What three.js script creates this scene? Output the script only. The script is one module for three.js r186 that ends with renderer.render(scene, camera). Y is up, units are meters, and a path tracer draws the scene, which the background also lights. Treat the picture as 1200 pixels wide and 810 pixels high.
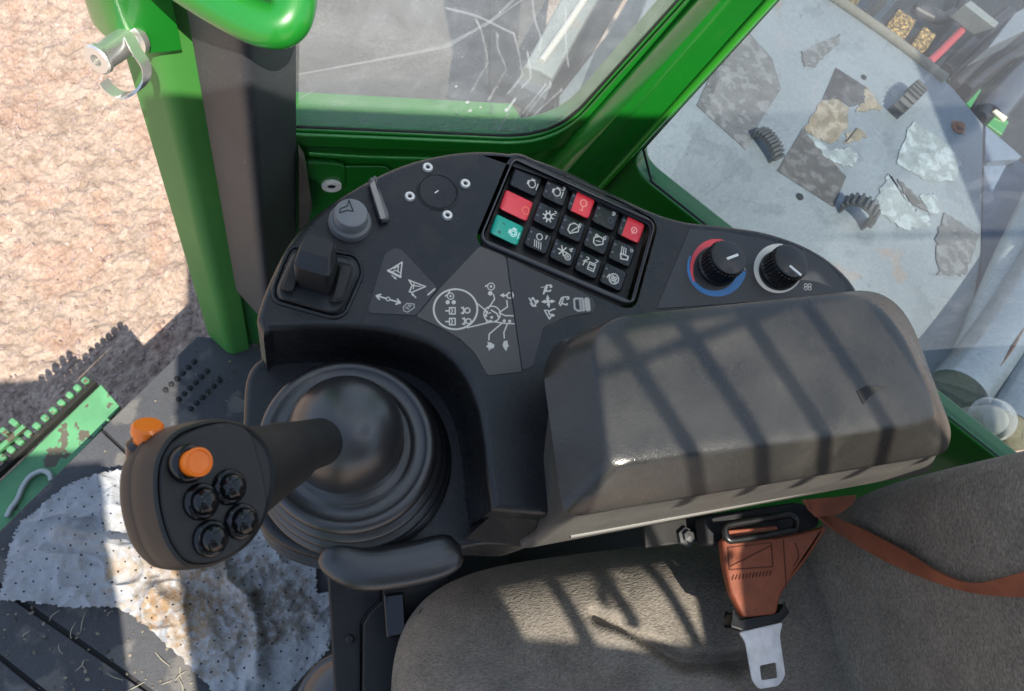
import * as THREE from 'three';
import { mergeGeometries, mergeVertices, toCreasedNormals } from 'three/addons/utils/BufferGeometryUtils.js';
import { RoundedBoxGeometry } from 'three/addons/geometries/RoundedBoxGeometry.js';

// ------------------------------------------------------------------ camera, sky, sun, exposure
const V = (x, y, z) => new THREE.Vector3(x, y, z);
const scene = new THREE.Scene();
const FPX = 900, CAM = V(0, 1.24, 0);
// camera frame solved from the photograph's vanishing points (plumb posts and the window sill)
const UPc = V(253, 335, 900).normalize();
const Xc = V(3047, 117, -900); Xc.addScaledVector(UPc, -Xc.dot(UPc)).normalize();
const Zc = Xc.clone().cross(UPc);
const camera = new THREE.PerspectiveCamera(2 * Math.atan(405 / FPX) * 180 / Math.PI, 1200 / 810, 0.02, 200);
const cX = V(Xc.x, UPc.x, Zc.x), cY = V(Xc.y, UPc.y, Zc.y), cZ = V(Xc.z, UPc.z, Zc.z);
camera.position.copy(CAM);
camera.quaternion.setFromRotationMatrix(new THREE.Matrix4().makeBasis(cX, cY, cZ));
camera.userData.fStop = 16;
camera.focus = 0.6;

const EL = 58 * Math.PI / 180, AZ = 82 * Math.PI / 180;
const SUN = V(Math.cos(EL) * Math.cos(AZ), Math.sin(EL), Math.cos(EL) * Math.sin(AZ));
const sun = new THREE.DirectionalLight(new THREE.Color(1, 0.93, 0.82), 4.9);
sun.position.copy(SUN).multiplyScalar(6); sun.castShadow = true; sun.shadow.radius = 0.6;
sun.shadow.mapSize.set(2048, 2048);
Object.assign(sun.shadow.camera, { left: -4, right: 4, top: 4, bottom: -4, near: 0.1, far: 20 });
scene.add(sun, sun.target);
{ // clear blue sky with a pale band at the horizon
  const w = 128, h = 64, d = new Float32Array(w * h * 4);
  for (let j = 0; j < h; j++) for (let i = 0; i < w; i++) {
    const el = ((j + .5) / h - .5) * Math.PI, k = Math.pow(Math.max(0, 1 - Math.max(0, Math.sin(el))), 2.2), o = (j * w + i) * 4;
    const mix = (a, b) => a + (b - a) * k;
    d[o] = mix(.27, .52); d[o + 1] = mix(.36, .62); d[o + 2] = mix(.54, .76); d[o + 3] = 1;
  }
  const t = new THREE.DataTexture(d, w, h, THREE.RGBAFormat, THREE.FloatType);
  t.mapping = THREE.EquirectangularReflectionMapping; t.magFilter = t.minFilter = THREE.LinearFilter; t.needsUpdate = true;
  scene.background = t; scene.environment = t;
}
const renderer = new THREE.WebGLRenderer({ antialias: true });
renderer.toneMapping = THREE.LinearToneMapping;
renderer.toneMappingExposure = 1.72;
renderer.shadowMap.enabled = true;

// ------------------------------------------------------------------ helpers
let seed = 7;
const rnd = () => { seed = (seed * 1664525 + 1013904223) >>> 0; return seed / 4294967296; };
const R = (a, b) => a + (b - a) * rnd();
const ray = (px, py) => { const d = V(px - 600, -(py - 405), -FPX); return V(d.dot(Xc), d.dot(UPc), d.dot(Zc)).divideScalar(FPX); };
const atd = (px, py, d) => CAM.clone().addScaledVector(ray(px, py), d);                   // at a depth along the view
const at = (px, py, ax, v) => { const r = ray(px, py); return CAM.clone().addScaledVector(r, (v - CAM[ax]) / r[ax]); };
const aty = (px, py, y) => at(px, py, 'y', y);
const onPl = (px, py, P, N) => { const r = ray(px, py); return CAM.clone().addScaledVector(r, P.clone().sub(CAM).dot(N) / r.dot(N)); };
const Y = (list, y) => list.map(([a, b]) => aty(a, b, y));
const names = {};
const numbered = (n) => { const k = names[n] = (names[n] ?? -1) + 1; return k ? `${n}_${String(k).padStart(3, '0')}` : n; };
function thing(name, label, category, group) {
  const o = new THREE.Group(); o.name = numbered(name); o.userData = { label, category }; if (group) o.userData.group = group;
  scene.add(o); return o;
}
const shadow = (m) => { m.castShadow = m.receiveShadow = true; return m; };
function mesh(name, geo, mat, parent = scene, label) {
  const g = Array.isArray(geo) ? mergeGeometries(geo.map((q) => { const z = q.index ? q.toNonIndexed() : q; for (const k of Object.keys(z.attributes)) if (!['position', 'normal', 'uv'].includes(k)) z.deleteAttribute(k); return z; })) : geo;
  const m = shadow(new THREE.Mesh(g, mat)); m.name = name; parent.add(m); if (label) m.userData.label = label; return m;
}
function single(name, geo, mat, label, category, group) {
  const m = mesh(numbered(name), geo, mat); m.userData = { label, category }; if (group) m.userData.group = group; return m;
}
// box-mapped uv in metres
function buv(g) {
  if (g.index) g = g.toNonIndexed();
  const p = g.attributes.position, n = p.count, uv = new Float32Array(n * 2), a = V(), b = V(), c = V();
  for (let i = 0; i < n; i += 3) {
    a.fromBufferAttribute(p, i); b.fromBufferAttribute(p, i + 1); c.fromBufferAttribute(p, i + 2);
    const N = b.clone().sub(a).cross(c.clone().sub(a)), ax = Math.abs(N.x), ay = Math.abs(N.y), az = Math.abs(N.z);
    for (let k = 0; k < 3; k++) {
      const q = [a, b, c][k];
      const [u, v] = ay >= ax && ay >= az ? [q.x, q.z] : ax >= az ? [q.z, q.y] : [q.x, q.y];
      uv[(i + k) * 2] = u; uv[(i + k) * 2 + 1] = v;
    }
  }
  g.setAttribute('uv', new THREE.BufferAttribute(uv, 2)); return g;
}
// smooth the rim of an extrusion but keep its two caps flat
function rimNormals(g, axis, limit = .62) {
  if (g.index) g = g.toNonIndexed();
  const p = g.attributes.position, n = p.count, fn = [], map = new Map(), a = V(), b = V(), c = V(), key = (i) => `${Math.round(p.getX(i) * 2e5)},${Math.round(p.getY(i) * 2e5)},${Math.round(p.getZ(i) * 2e5)}`, keys = [];
  for (let i = 0; i < n; i += 3) {
    a.fromBufferAttribute(p, i); b.fromBufferAttribute(p, i + 1); c.fromBufferAttribute(p, i + 2); const N = b.clone().sub(a).cross(c.clone().sub(a)), w = N.length(); N.divideScalar(w || 1); const cap = Math.abs(N.dot(axis)) > .9995;
    const f = { N, w, cap }; for (let k = 0; k < 3; k++) { const q = key(i + k); keys.push(q); fn.push(f); let l = map.get(q); if (!l) map.set(q, l = []); l.push(f); }
  }
  const out = new Float32Array(n * 3), cl = Math.cos(limit);
  for (let i = 0; i < n; i++) {
    const f = fn[i], s = V(); let cap = null;
    if (f.cap) s.copy(f.N); else { for (const o of map.get(keys[i])) if (o.w > 0 && o.N.dot(f.N) > cl) { if (o.cap) cap = o; else s.addScaledVector(o.N, o.w); } if (cap) s.copy(cap.N); }
    if (s.lengthSq() < 1e-12) s.copy(f.N); s.normalize(); out[i * 3] = s.x; out[i * 3 + 1] = s.y; out[i * 3 + 2] = s.z;
  }
  g.setAttribute('normal', new THREE.BufferAttribute(out, 3)); return g;
}
const crease = (g, a = .6) => { g = (g.index ? g.toNonIndexed() : g).scale(1e4, 1e4, 1e4); g = toCreasedNormals(g, a); return g.scale(1e-4, 1e-4, 1e-4); };  // scaled up: it welds at a hundredth of a unit
// rounded corners on a planar 3-D polygon
function roundPoly(pts, r, seg = 6) {
  const out = [], n = pts.length, rr = Array.isArray(r) ? r : pts.map(() => r);
  pts.forEach((p, i) => {
    const a = pts[(i + n - 1) % n], b = pts[(i + 1) % n], da = a.clone().sub(p), db = b.clone().sub(p);
    const t = Math.min(rr[i], da.length() * .48, db.length() * .48), A = p.clone().addScaledVector(da.normalize(), t), B = p.clone().addScaledVector(db.normalize(), t);
    for (let k = 0; k <= seg; k++) { const u = k / seg; out.push(A.clone().multiplyScalar((1 - u) ** 2).addScaledVector(p, 2 * u * (1 - u)).addScaledVector(B, u * u)); }
  });
  return out;
}
const smooth = (pts, n, closed = true) => { const c = new THREE.CatmullRomCurve3(pts, closed, 'centripetal'); const o = c.getPoints(n); if (closed) o.pop(); return o; };
// skin over rings of equal length
function loft(rings, { closed = true, capA = true, capB = true, angle = .7 } = {}) {
  const m = rings[0].length, pos = [], idx = [];
  rings.forEach((r) => r.forEach((p) => pos.push(p.x, p.y, p.z)));
  for (let i = 0; i < rings.length - 1; i++) for (let j = 0; j < (closed ? m : m - 1); j++) {
    const a = i * m + j, b = i * m + (j + 1) % m, c = a + m, d = b + m; idx.push(a, b, d, a, d, c);
  }
  const cap = (r, base, flip) => { const c = r.reduce((s, p) => s.add(p), V(0, 0, 0)).divideScalar(m), k = pos.length / 3; pos.push(c.x, c.y, c.z); for (let j = 0; j < m; j++) { const a = base + j, b = base + (j + 1) % m; flip ? idx.push(k, b, a) : idx.push(k, a, b); } };
  if (closed && capA) cap(rings[0], 0, true);
  if (closed && capB) cap(rings.at(-1), (rings.length - 1) * m, false);
  const g = new THREE.BufferGeometry(); g.setAttribute('position', new THREE.Float32BufferAttribute(pos, 3)); g.setIndex(idx);
  return buv(crease(g, angle));
}
// sweep with changing radius (optionally an ellipse)
function sweep(pts, radii, seg = 16, steps = 40, flat = 1) {
  const c = new THREE.CatmullRomCurve3(pts, false, 'centripetal'), fr = c.computeFrenetFrames(steps, false), rings = [];
  for (let i = 0; i <= steps; i++) {
    const u = i / steps, P = c.getPointAt(u), k = u * (radii.length - 1), a = Math.floor(Math.min(k, radii.length - 1.001)), r = radii.length === 1 ? radii[0] : radii[a] + (radii[a + 1] - radii[a]) * (k - a);
    const ring = []; for (let j = 0; j < seg; j++) { const t = j / seg * Math.PI * 2; ring.push(P.clone().addScaledVector(fr.normals[i], -Math.cos(t) * r).addScaledVector(fr.binormals[i], Math.sin(t) * r * flat)); }
    rings.push(ring.reverse());
  }
  return loft(rings, { angle: .9 });
}
// move a flat outline inwards (d > 0) so that caps are cut on the outline they really have
function inset(l, d) {
  if (!d) return l;
  const n = l.length; let A = 0; l.forEach((p, i) => { const q = l[(i + 1) % n]; A += p.x * q.y - q.x * p.y; });
  const s = A > 0 ? 1 : -1;
  return l.map((p, i) => {
    let a = l[(i + n - 1) % n], b = l[(i + 1) % n]; const e = p.clone().sub(a), f = b.clone().sub(p); if (e.length() < 1e-9 || f.length() < 1e-9) { const g = e.length() < 1e-9 ? f : e; g.normalize(); return new THREE.Vector2(p.x - g.y * s * d, p.y + g.x * s * d); }
    e.normalize(); f.normalize(); const m = new THREE.Vector2(-(e.y + f.y), e.x + f.x), L = m.length(); if (L < 1e-6) return p.clone(); m.divideScalar(L); const k = Math.min(2.2, 1 / Math.max(.3, m.x * -e.y + m.y * e.x));
    return new THREE.Vector2(p.x + m.x * s * d * k, p.y + m.y * s * d * k);
  });
}
// plan polygon (world points, x/z used) from y0 up to y1 with a bevelled rim
function slab(pts, y0, y1, bevel = .002, holes = [], angle = .62, seg = 3) {
  const sh = new THREE.Shape(inset(pts.map((p) => new THREE.Vector2(p.x, -p.z)), bevel));
  holes.forEach((h) => sh.holes.push(new THREE.Path(inset(h.map((p) => new THREE.Vector2(p.x, -p.z)), -bevel))));
  const g = new THREE.ExtrudeGeometry(sh, { depth: y1 - y0 - 2 * bevel, bevelEnabled: bevel > 0, bevelThickness: bevel, bevelSize: bevel, bevelOffset: 0, bevelSegments: seg, steps: 1 });
  g.rotateX(-Math.PI / 2).translate(0, y0 + bevel, 0);
  return buv(rimNormals(g, V(0, 1, 0), angle));
}
// polygon lying in the plane (P, N), extruded along N from a to b
function plate(pts, P, N, a, b, bevel = .001, holes = [], angle = .62) {
  const U = V(0, 1, 0).cross(N).lengthSq() > .01 ? V(0, 1, 0).cross(N).normalize() : V(1, 0, 0), W = N.clone().cross(U);
  const f = (p) => { const d = p.clone().sub(P); return new THREE.Vector2(d.dot(U), d.dot(W)); };
  const sh = new THREE.Shape(inset(pts.map(f), bevel)); holes.forEach((h) => sh.holes.push(new THREE.Path(inset(h.map(f), -bevel))));
  const g = new THREE.ExtrudeGeometry(sh, { depth: b - a - 2 * bevel, bevelEnabled: bevel > 0, bevelThickness: bevel, bevelSize: bevel, bevelOffset: 0, bevelSegments: 3 });
  g.translate(0, 0, a + bevel).applyMatrix4(new THREE.Matrix4().makeBasis(U, W, N).setPosition(P));
  return buv(rimNormals(g, N, angle));
}
// lathe standing on P along direction D; profile [radius, height]
function turn(profile, P, D = V(0, 1, 0), seg = 40, angle = .6) {
  const g = new THREE.LatheGeometry(profile.map(([r, h]) => new THREE.Vector2(Math.max(r, 1e-5), h)), seg);
  g.applyQuaternion(new THREE.Quaternion().setFromUnitVectors(V(0, 1, 0), D.clone().normalize())).translate(P.x, P.y, P.z);
  return buv(crease(mergeVertices(g.deleteAttribute('uv').deleteAttribute('normal'), 1e-6), angle));
}
function rod(a, b, r, seg = 12) { const d = b.clone().sub(a), L = d.length(), c = Math.min(r * .25, .002); return turn([[0, 0], [r - c, 0], [r, c], [r, L - c], [r - c, L], [0, L]], a, d, seg, .6); }
function boxAt(P, sx, sy, sz, rot = 0, r = .002, axis = V(0, 1, 0)) { const g = new RoundedBoxGeometry(sx, sy, sz, 2, Math.min(r, sx * .45, sy * .45, sz * .45)); g.applyQuaternion(new THREE.Quaternion().setFromAxisAngle(axis, rot)).translate(P.x, P.y, P.z); return buv(g); }

// ------------------------------------------------------------------ procedural textures
function lattice(n, sd) { const a = new Float32Array(n * n); let s = sd * 2654435761 >>> 0; for (let i = 0; i < a.length; i++) { s = (s * 1664525 + 1013904223) >>> 0; a[i] = s / 4294967296; } return a; }
const lats = {};
function vnoise(u, v, n, sd) { // tileable value noise, u and v in 0..1
  const L = lats[n + '_' + sd] ??= lattice(n, n * 31 + sd), x = ((u % 1) + 1) % 1 * n, y = ((v % 1) + 1) % 1 * n, i = Math.floor(x) % n, j = Math.floor(y) % n, fx = x - Math.floor(x), fy = y - Math.floor(y);
  const sx = fx * fx * (3 - 2 * fx), sy = fy * fy * (3 - 2 * fy), i1 = (i + 1) % n, j1 = (j + 1) % n;
  return (L[j * n + i] * (1 - sx) + L[j * n + i1] * sx) * (1 - sy) + (L[j1 * n + i] * (1 - sx) + L[j1 * n + i1] * sx) * sy;
}
function fbm(u, v, n, oct, sd = 1) { let s = 0, a = .5, t = 0; for (let k = 0; k < oct; k++) { s += a * vnoise(u, v, n << k, sd + k); t += a; a *= .5; } return s / t; }
const sst = (a, b, x) => { const t = Math.min(1, Math.max(0, (x - a) / (b - a))); return t * t * (3 - 2 * t); };
function tex(size, metres, fn, colour = true) {
  const d = new Uint8Array(size * size * 4);
  for (let j = 0; j < size; j++) for (let i = 0; i < size; i++) { let c = fn(i / size, j / size); if (typeof c === 'number') c = [c, c, c]; const o = (j * size + i) * 4; for (let k = 0; k < 3; k++) d[o + k] = Math.max(0, Math.min(255, c[k] * 255)); d[o + 3] = 255; }
  const t = new THREE.DataTexture(d, size, size); t.wrapS = t.wrapT = THREE.RepeatWrapping; t.magFilter = THREE.LinearFilter; t.minFilter = THREE.LinearMipmapLinearFilter; t.generateMipmaps = true;
  if (colour) t.colorSpace = THREE.SRGBColorSpace; t.repeat.set(1 / metres, 1 / metres); t.needsUpdate = true; return t;
}
const again = (t, metres) => { const c = t.clone(); c.repeat.set(1 / metres, 1 / metres); c.needsUpdate = true; return c; };
const grainT = tex(256, .03, (u, v) => { const a = vnoise(u, v, 64, 3), b = vnoise(u, v, 110, 4); return .25 + .5 * a * .6 + .4 * b; }, false);
// dust: a multiplier map, mostly mid with pale specks and smears
const dustT = tex(512, .22, (u, v) => {
  const s = fbm(u, v, 6, 5, 11), f = vnoise(u, v, 180, 12), sp = vnoise(u, v, 150, 13) > .945 ? .34 : 0, sc = vnoise(u + v * .13, v, 5, 40) * (vnoise(u * 1, v + u * .4, 256, 41) > .9 ? .06 : 0);
  const k = .60 + .16 * (s - .5) + .08 * (f - .5) + sp * sst(.40, .58, s) + sc; return [k, k * .995, k * .98];
});
const dustCol = (hex) => new THREE.Color(hex);
const lin = (r, g, b) => new THREE.Color().setRGB(r, g, b);
function mat(c, rough, opt = {}) { return new THREE.MeshPhysicalMaterial({ color: c, roughness: rough, ...opt }); }
const roughT = tex(256, .15, (u, v) => { const k = .55 + .5 * (fbm(u, v, 8, 4, 21) - .5); return [k, k, k]; }, false);

const M = {};
M.console = mat(lin(.034, .035, .039), .5, { map: dustT, bumpMap: grainT, bumpScale: .00025, roughnessMap: roughT });
M.black = mat(lin(.035, .036, .039), .6, { map: again(dustT, .17), bumpMap: grainT, bumpScale: .0002 });
M.rubber = mat(lin(.016, .0165, .0175), .33, { ior: 1.75, bumpMap: again(grainT, .05), bumpScale: .0001 });
M.gloss = mat(lin(.006, .006, .007), .1);
M.grip = mat(lin(.042, .042, .04), .55, { map: again(dustT, .19), bumpMap: again(grainT, .02), bumpScale: .00012 });
M.orange = mat(lin(.95, .20, .012), .3);
const wornT = tex(512, .42, (u, v) => { const s = fbm(u, v, 4, 5, 31), p = sst(.5, .68, fbm(u, v, 7, 5, 32)), f = vnoise(u, v, 190, 33), sc = vnoise(u + v * .5, v * .3, 200, 34) > .92 && vnoise(u, v, 6, 35) > .55 ? .07 : 0, k = .56 + .18 * (s - .5) + .06 * (f - .5) + .12 * p + sc; return [k * 1.01 + .01 * p, k, k * .97 - .01 * p]; });
M.vinyl = mat(lin(.074, .073, .070), .42, { ior: 1.6, map: wornT, roughnessMap: tex(256, .2, (u, v) => { const k = .78 + .9 * (fbm(u, v, 6, 4, 36) - .5); return [k, k, k]; }, false), bumpMap: again(grainT, .05), bumpScale: .00016 });
M.tray = mat(lin(.21, .205, .19), .5, { map: again(dustT, .2), bumpMap: grainT, bumpScale: .0002 });
const paintT = tex(512, .5, (u, v) => { const s = fbm(u, v, 5, 5, 51), sp = vnoise(u, v, 140, 52) > .965 ? .12 : 0, k = .93 + .1 * (s - .5); const sc = vnoise(u + v * .3, v * .2, 220, 53) > .93 && vnoise(u, v, 7, 54) > .62 ? .1 : 0; return [k * .95 + sp + sc + .03 * (s > .62 ? 1 : 0), k + sc * .3, k * .93 + sp * .8 + sc]; });
M.green = mat(lin(.010, .205, .02), .35, { map: paintT, clearcoat: .7, clearcoatRoughness: .12 });
M.sunlitGreen = mat(lin(.07, .28, .06), .55, { map: paintT, clearcoat: .12, clearcoatRoughness: .4 });  // same green paint, its colour lightened to look sunlit
M.cover = mat(lin(.13, .14, .165), .5, { map: again(dustT, .4), bumpMap: grainT, bumpScale: .00015 });
M.steel = mat(lin(.78, .77, .73), .55, { metalness: .85, roughnessMap: roughT });
M.greyPlastic = mat(lin(.13, .135, .14), .55);
M.white = mat(lin(.75, .75, .72), .5);
M.dark = mat(lin(.012, .012, .013), .7);
M.ceiling = mat(lin(.3, .3, .29), .9);

// ------------------------------------------------------------------ ground
const GY = -.45;
const groundT = tex(1024, .9, (u, v) => {
  const s = fbm(u, v, 5, 4, 61), f = fbm(u, v, 40, 4, 62), g = vnoise(u, v, 256, 63), p = fbm(u, v, 14, 4, 64), k = .70 + .22 * (f - .5) + .14 * (g - .5) + .1 * (s - .5), red = sst(.52, .68, p);
  return [k + .07, k + .005 - .03 * red, k - .06 - .035 * red];
});
M.ground = mat(lin(.63, .585, .57), .95, { map: groundT });
{
  const far = mesh('ground', new THREE.PlaneGeometry(120, 120).rotateX(-Math.PI / 2).translate(0, GY - .02, 0), M.ground); far.userData.kind = 'structure';
  far.geometry.attributes.uv.array.forEach((v, i, a) => { a[i] = v * 120; });
  const x0 = -1.75, x1 = .1, z0 = -2.2, z1 = .1, nx = 520, nz = 640, g = new THREE.PlaneGeometry(x1 - x0, z1 - z0, nx, nz).rotateX(-Math.PI / 2).translate((x0 + x1) / 2, GY, (z0 + z1) / 2), p = g.attributes.position, uv = g.attributes.uv;
  for (let i = 0; i < p.count; i++) {
    const x = p.getX(i), z = p.getZ(i), u = x / 1.3 + 10, v = z / 1.3 + 10, ed = Math.min(1, Math.min(x - x0, x1 - x, z - z0, z1 - z) / .15);
    const r1 = Math.abs(fbm(u, v, 24, 3, 71) - .5) * 2, r2 = fbm(u, v, 70, 2, 72);
    p.setY(i, GY - .022 + ed * (.022 + .028 * (fbm(u, v, 4, 3, 70) - .5) + .016 * r1 + .009 * r2 + .006 * (vnoise(u, v, 200, 73) - .5))); uv.setXY(i, x, z);
  }
  g.computeVertexNormals();
  const m = mesh('ground_surface', g, M.ground); m.userData.kind = 'structure';
  // loose crumbs and chips
  const cg = new THREE.IcosahedronGeometry(1, 0), im = new THREE.InstancedMesh(cg, mat(lin(1, 1, 1), .95), 26000), o = new THREE.Object3D(), c = new THREE.Color();
  for (let i = 0; i < 26000; i++) {
    const x = R(-1.7, 0), z = R(-2.15, 0), u = x / 1.3 + 10, v = z / 1.3 + 10, s = .0016 + .0045 * Math.pow(rnd(), 3);
    o.position.set(x, GY + .028 * (fbm(u, v, 4, 3, 70) - .5) + .016 * Math.abs(fbm(u, v, 24, 3, 71) - .5) * 2 + .009 * fbm(u, v, 70, 2, 72) + s * .1, z);
    o.rotation.set(R(0, 6), R(0, 6), R(0, 6)); o.scale.set(s * R(.7, 1.9), s * R(.3, .6), s * R(.6, 1.1)); o.updateMatrix(); im.setMatrixAt(i, o.matrix);
    const k = R(.24, .42), r = rnd(); im.setColorAt(i, c.setRGB(k * 1.08, k * (r < .25 ? .74 : .82), k * (r < .25 ? .62 : .72)));
  }
  shadow(im); im.name = 'gravel_crumbs'; im.userData = { kind: 'stuff', label: 'loose beige crumbs and chips on the pale ground', category: 'gravel' }; scene.add(im);
}

// ------------------------------------------------------------------ cab: posts, walls, panes, roof
const cab = thing('machine_cab', 'glossy green machine cab frame with windows around the black control console', 'cab');
const ZW = -.45;                                            // right-hand wall
const N1 = V(0, 0, 1), P1 = V(0, 0, ZW);
const w1 = (px, py) => onPl(px, py, P1, N1);
const A2 = aty(735, 195, .59), B2 = aty(1120, 500, .59), D2 = B2.clone().sub(A2).setY(0).normalize(), N2 = V(-D2.z, 0, D2.x), P2 = A2.clone();
if (N2.dot(CAM.clone().sub(A2)) < 0) N2.negate();
const w2 = (px, py) => onPl(px, py, P2, N2);
const along = (P, D, t) => P.clone().addScaledVector(D, t);
// side wall with its window opening
const YB1 = w1(500, 159).y, pilA0 = w1(650, 166), pilA1 = w1(800, 0), lean1 = pilA1.clone().sub(pilA0).divideScalar(pilA1.y - pilA0.y);
const topY = 1.62, pA = (y) => pilA0.clone().addScaledVector(lean1, y - pilA0.y);
const hole1 = roundPoly([V(-.02, YB1, ZW), pA(YB1), pA(topY), V(-.02, topY, ZW)], [.02, .06, .04, .02], 10);
{
  const rEdge = (y) => pA(y).add(V(.05, 0, 0));
  const out = [V(-.055, -.02, ZW), V(.36, -.02, ZW), V(rEdge(YB1).x, YB1 - .02, ZW), rEdge(1.72), V(-.055, 1.72, ZW)];
  mesh('side_wall', plate(out, P1, N1, -.026, 0, .003, [hole1]), M.green, cab);
  // folded rim round the opening
  const rimO = roundPoly([V(-.045, YB1 - .018, ZW), pA(YB1 - .018).add(V(.028, 0, 0)), pA(topY + .02).add(V(.024, 0, 0)), V(-.045, topY + .02, ZW)], [.02, .075, .04, .02], 10);
  mesh('window_rim', plate(rimO, P1, N1, .0015, .006, .002, [hole1]), M.green, cab);
  const pane = mesh('window_pane', plate(hole1, P1, N1, -.012, -.008, 0), null, cab, 'scratched side window pane');
  scenePane(pane);
  mesh('window_seal', tubeLoop(hole1, .0016, V(0, 0, -.004)), M.dark, cab);
  mesh('sunlit_ledge', slab([V(-.05, 0, -.4765), V(pA(YB1).x - .03, 0, -.4765), V(pA(YB1).x - .04, 0, -.498), V(-.05, 0, -.498)], YB1 - .03, YB1 - .003, .003), M.sunlitGreen, cab, 'green ledge added outside the side pane with sunlight painted into its colour');  // ledge added as a bright strip, sunlight put into its colour
  // pressed recesses and the fixing below the sill
  const q = (px, py, dz) => at(px, py, 'z', ZW + dz);
  const tab = roundPoly([w1(352, 183), w1(405, 187), w1(404, 216), w1(396, 222), w1(380, 222), w1(372, 205), w1(352, 200)], .012, 5);
  mesh('mounting_tab', plate(tab, P1, N1, .0008, .007, .002), M.green, cab);
  const F = w1(388, 210);
  const f = mesh('fastener', turn([[.0045, .007], [.0045, .0095], [.0055, .0105], [.0095, .0105], [.0105, .0095], [.0105, .007]], F, N1, 24), M.white, cab, 'pale ring fastener below the sill');
  mesh('bolt_hole', turn([[0, .0072], [.0046, .0072], [.0046, .0085], [0, .0085]], F, N1, 20), M.dark, f);
  const rec = roundPoly([w1(398, 192), w1(455, 192), w1(460, 210), w1(450, 222), w1(420, 222), w1(404, 226)], .01, 5);
  mesh('pressed_panel', plate(rec, P1, N1, .0008, .004, .0018), M.green, cab);
  mesh('sill_bead', sweep([q(362, 180, .008), q(430, 184, .008), q(505, 186, .008)], [.0025], 8, 16), M.green, cab);
}
// rear corner wall with the second opening
const YB2 = .59, pilB0 = w2(735, 195), pilB1 = w2(913, 0), lean2 = pilB1.clone().sub(pilB0).divideScalar(pilB1.y - pilB0.y), pB = (y) => pilB0.clone().addScaledVector(lean2, y - pilB0.y);
const endB = along(A2, D2, 1.12);
const hole2 = roundPoly([pB(YB2), endB.clone().setY(YB2), endB.clone().add(lean2.clone().multiplyScalar(2.8 - YB2)).setY(2.8), pB(2.8)], [.032, .06, .05, .03], 10);
// the far lower corner of the opening: its sill turns level behind the seat
{
  const f0 = along(A2, D2, -.03), f1 = along(A2, D2, 1.22);
  const L = (y) => pB(y).addScaledVector(D2, -.045);
  const out = [f0.clone().setY(-.02), f1.clone().setY(-.02), f1.clone().setY(2.88).add(lean2.clone().setY(0).multiplyScalar(2.3)), L(2.88), L(YB2)];
  mesh('corner_wall', plate(out, P2, N2, -.026, 0, .003, [hole2]), M.green, cab);
  const pane = mesh('window_pane', plate(hole2, P2, N2, -.012, -.008, 0), null, cab, 'dusty corner window pane'); scenePane(pane);
  mesh('window_seal', tubeLoop(hole2, .0016, N2.clone().multiplyScalar(-.004)), M.dark, cab);
}
{ // the rolled pillar between the two openings
  const rings = [];
  for (let k = 0; k <= 24; k++) {
    const y = .02 + k / 24 * 1.69, a = pA(Math.max(y, YB1 - .2)).setY(y), b = pB(Math.max(y, YB2 - .2)).setY(y);
    const m = a.clone().lerp(b, .5), out = V(CAM.x - m.x, 0, CAM.z - m.z).normalize(), w = (t, o) => a.clone().lerp(b, t).addScaledVector(out, o);
    rings.push([w(.12, .002), w(.16, .010), w(.26, .022), w(.36, .027), w(.46, .024), w(.52, .016), w(.56, .012), w(.72, .0105), w(.86, .009), w(.93, .004), w(.95, -.03), w(.5, -.06), w(.1, -.05)]);
  }
  mesh('corner_pillar', loft(rings, { angle: .8 }), M.green, cab);
  const seam = []; for (let k = 0; k <= 12; k++) { const y = .5 + k / 12 * 1.1, a = pA(y), b = pB(y), m = a.clone().lerp(b, .5), o = V(CAM.x - m.x, 0, CAM.z - m.z).normalize(); seam.push(a.clone().lerp(b, .9).addScaledVector(o, .009)); }
  mesh('seam_bead', sweep(seam, [.0035], 8, 30), mat(lin(.03, .30, .02), .3, { clearcoat: .8 }), cab);
}
function tubeLoop(pts, r, off) { const c = new THREE.CatmullRomCurve3(pts.map((p) => p.clone().add(off)), true, 'centripetal'); return buv(new THREE.TubeGeometry(c, pts.length * 3, r, 8, true)); }
function scenePane(p) { p.material = M.glass ??= mat(lin(.97, .985, .98), .0, { transmission: 1, thickness: 0, ior: 1.5 }); }
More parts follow.
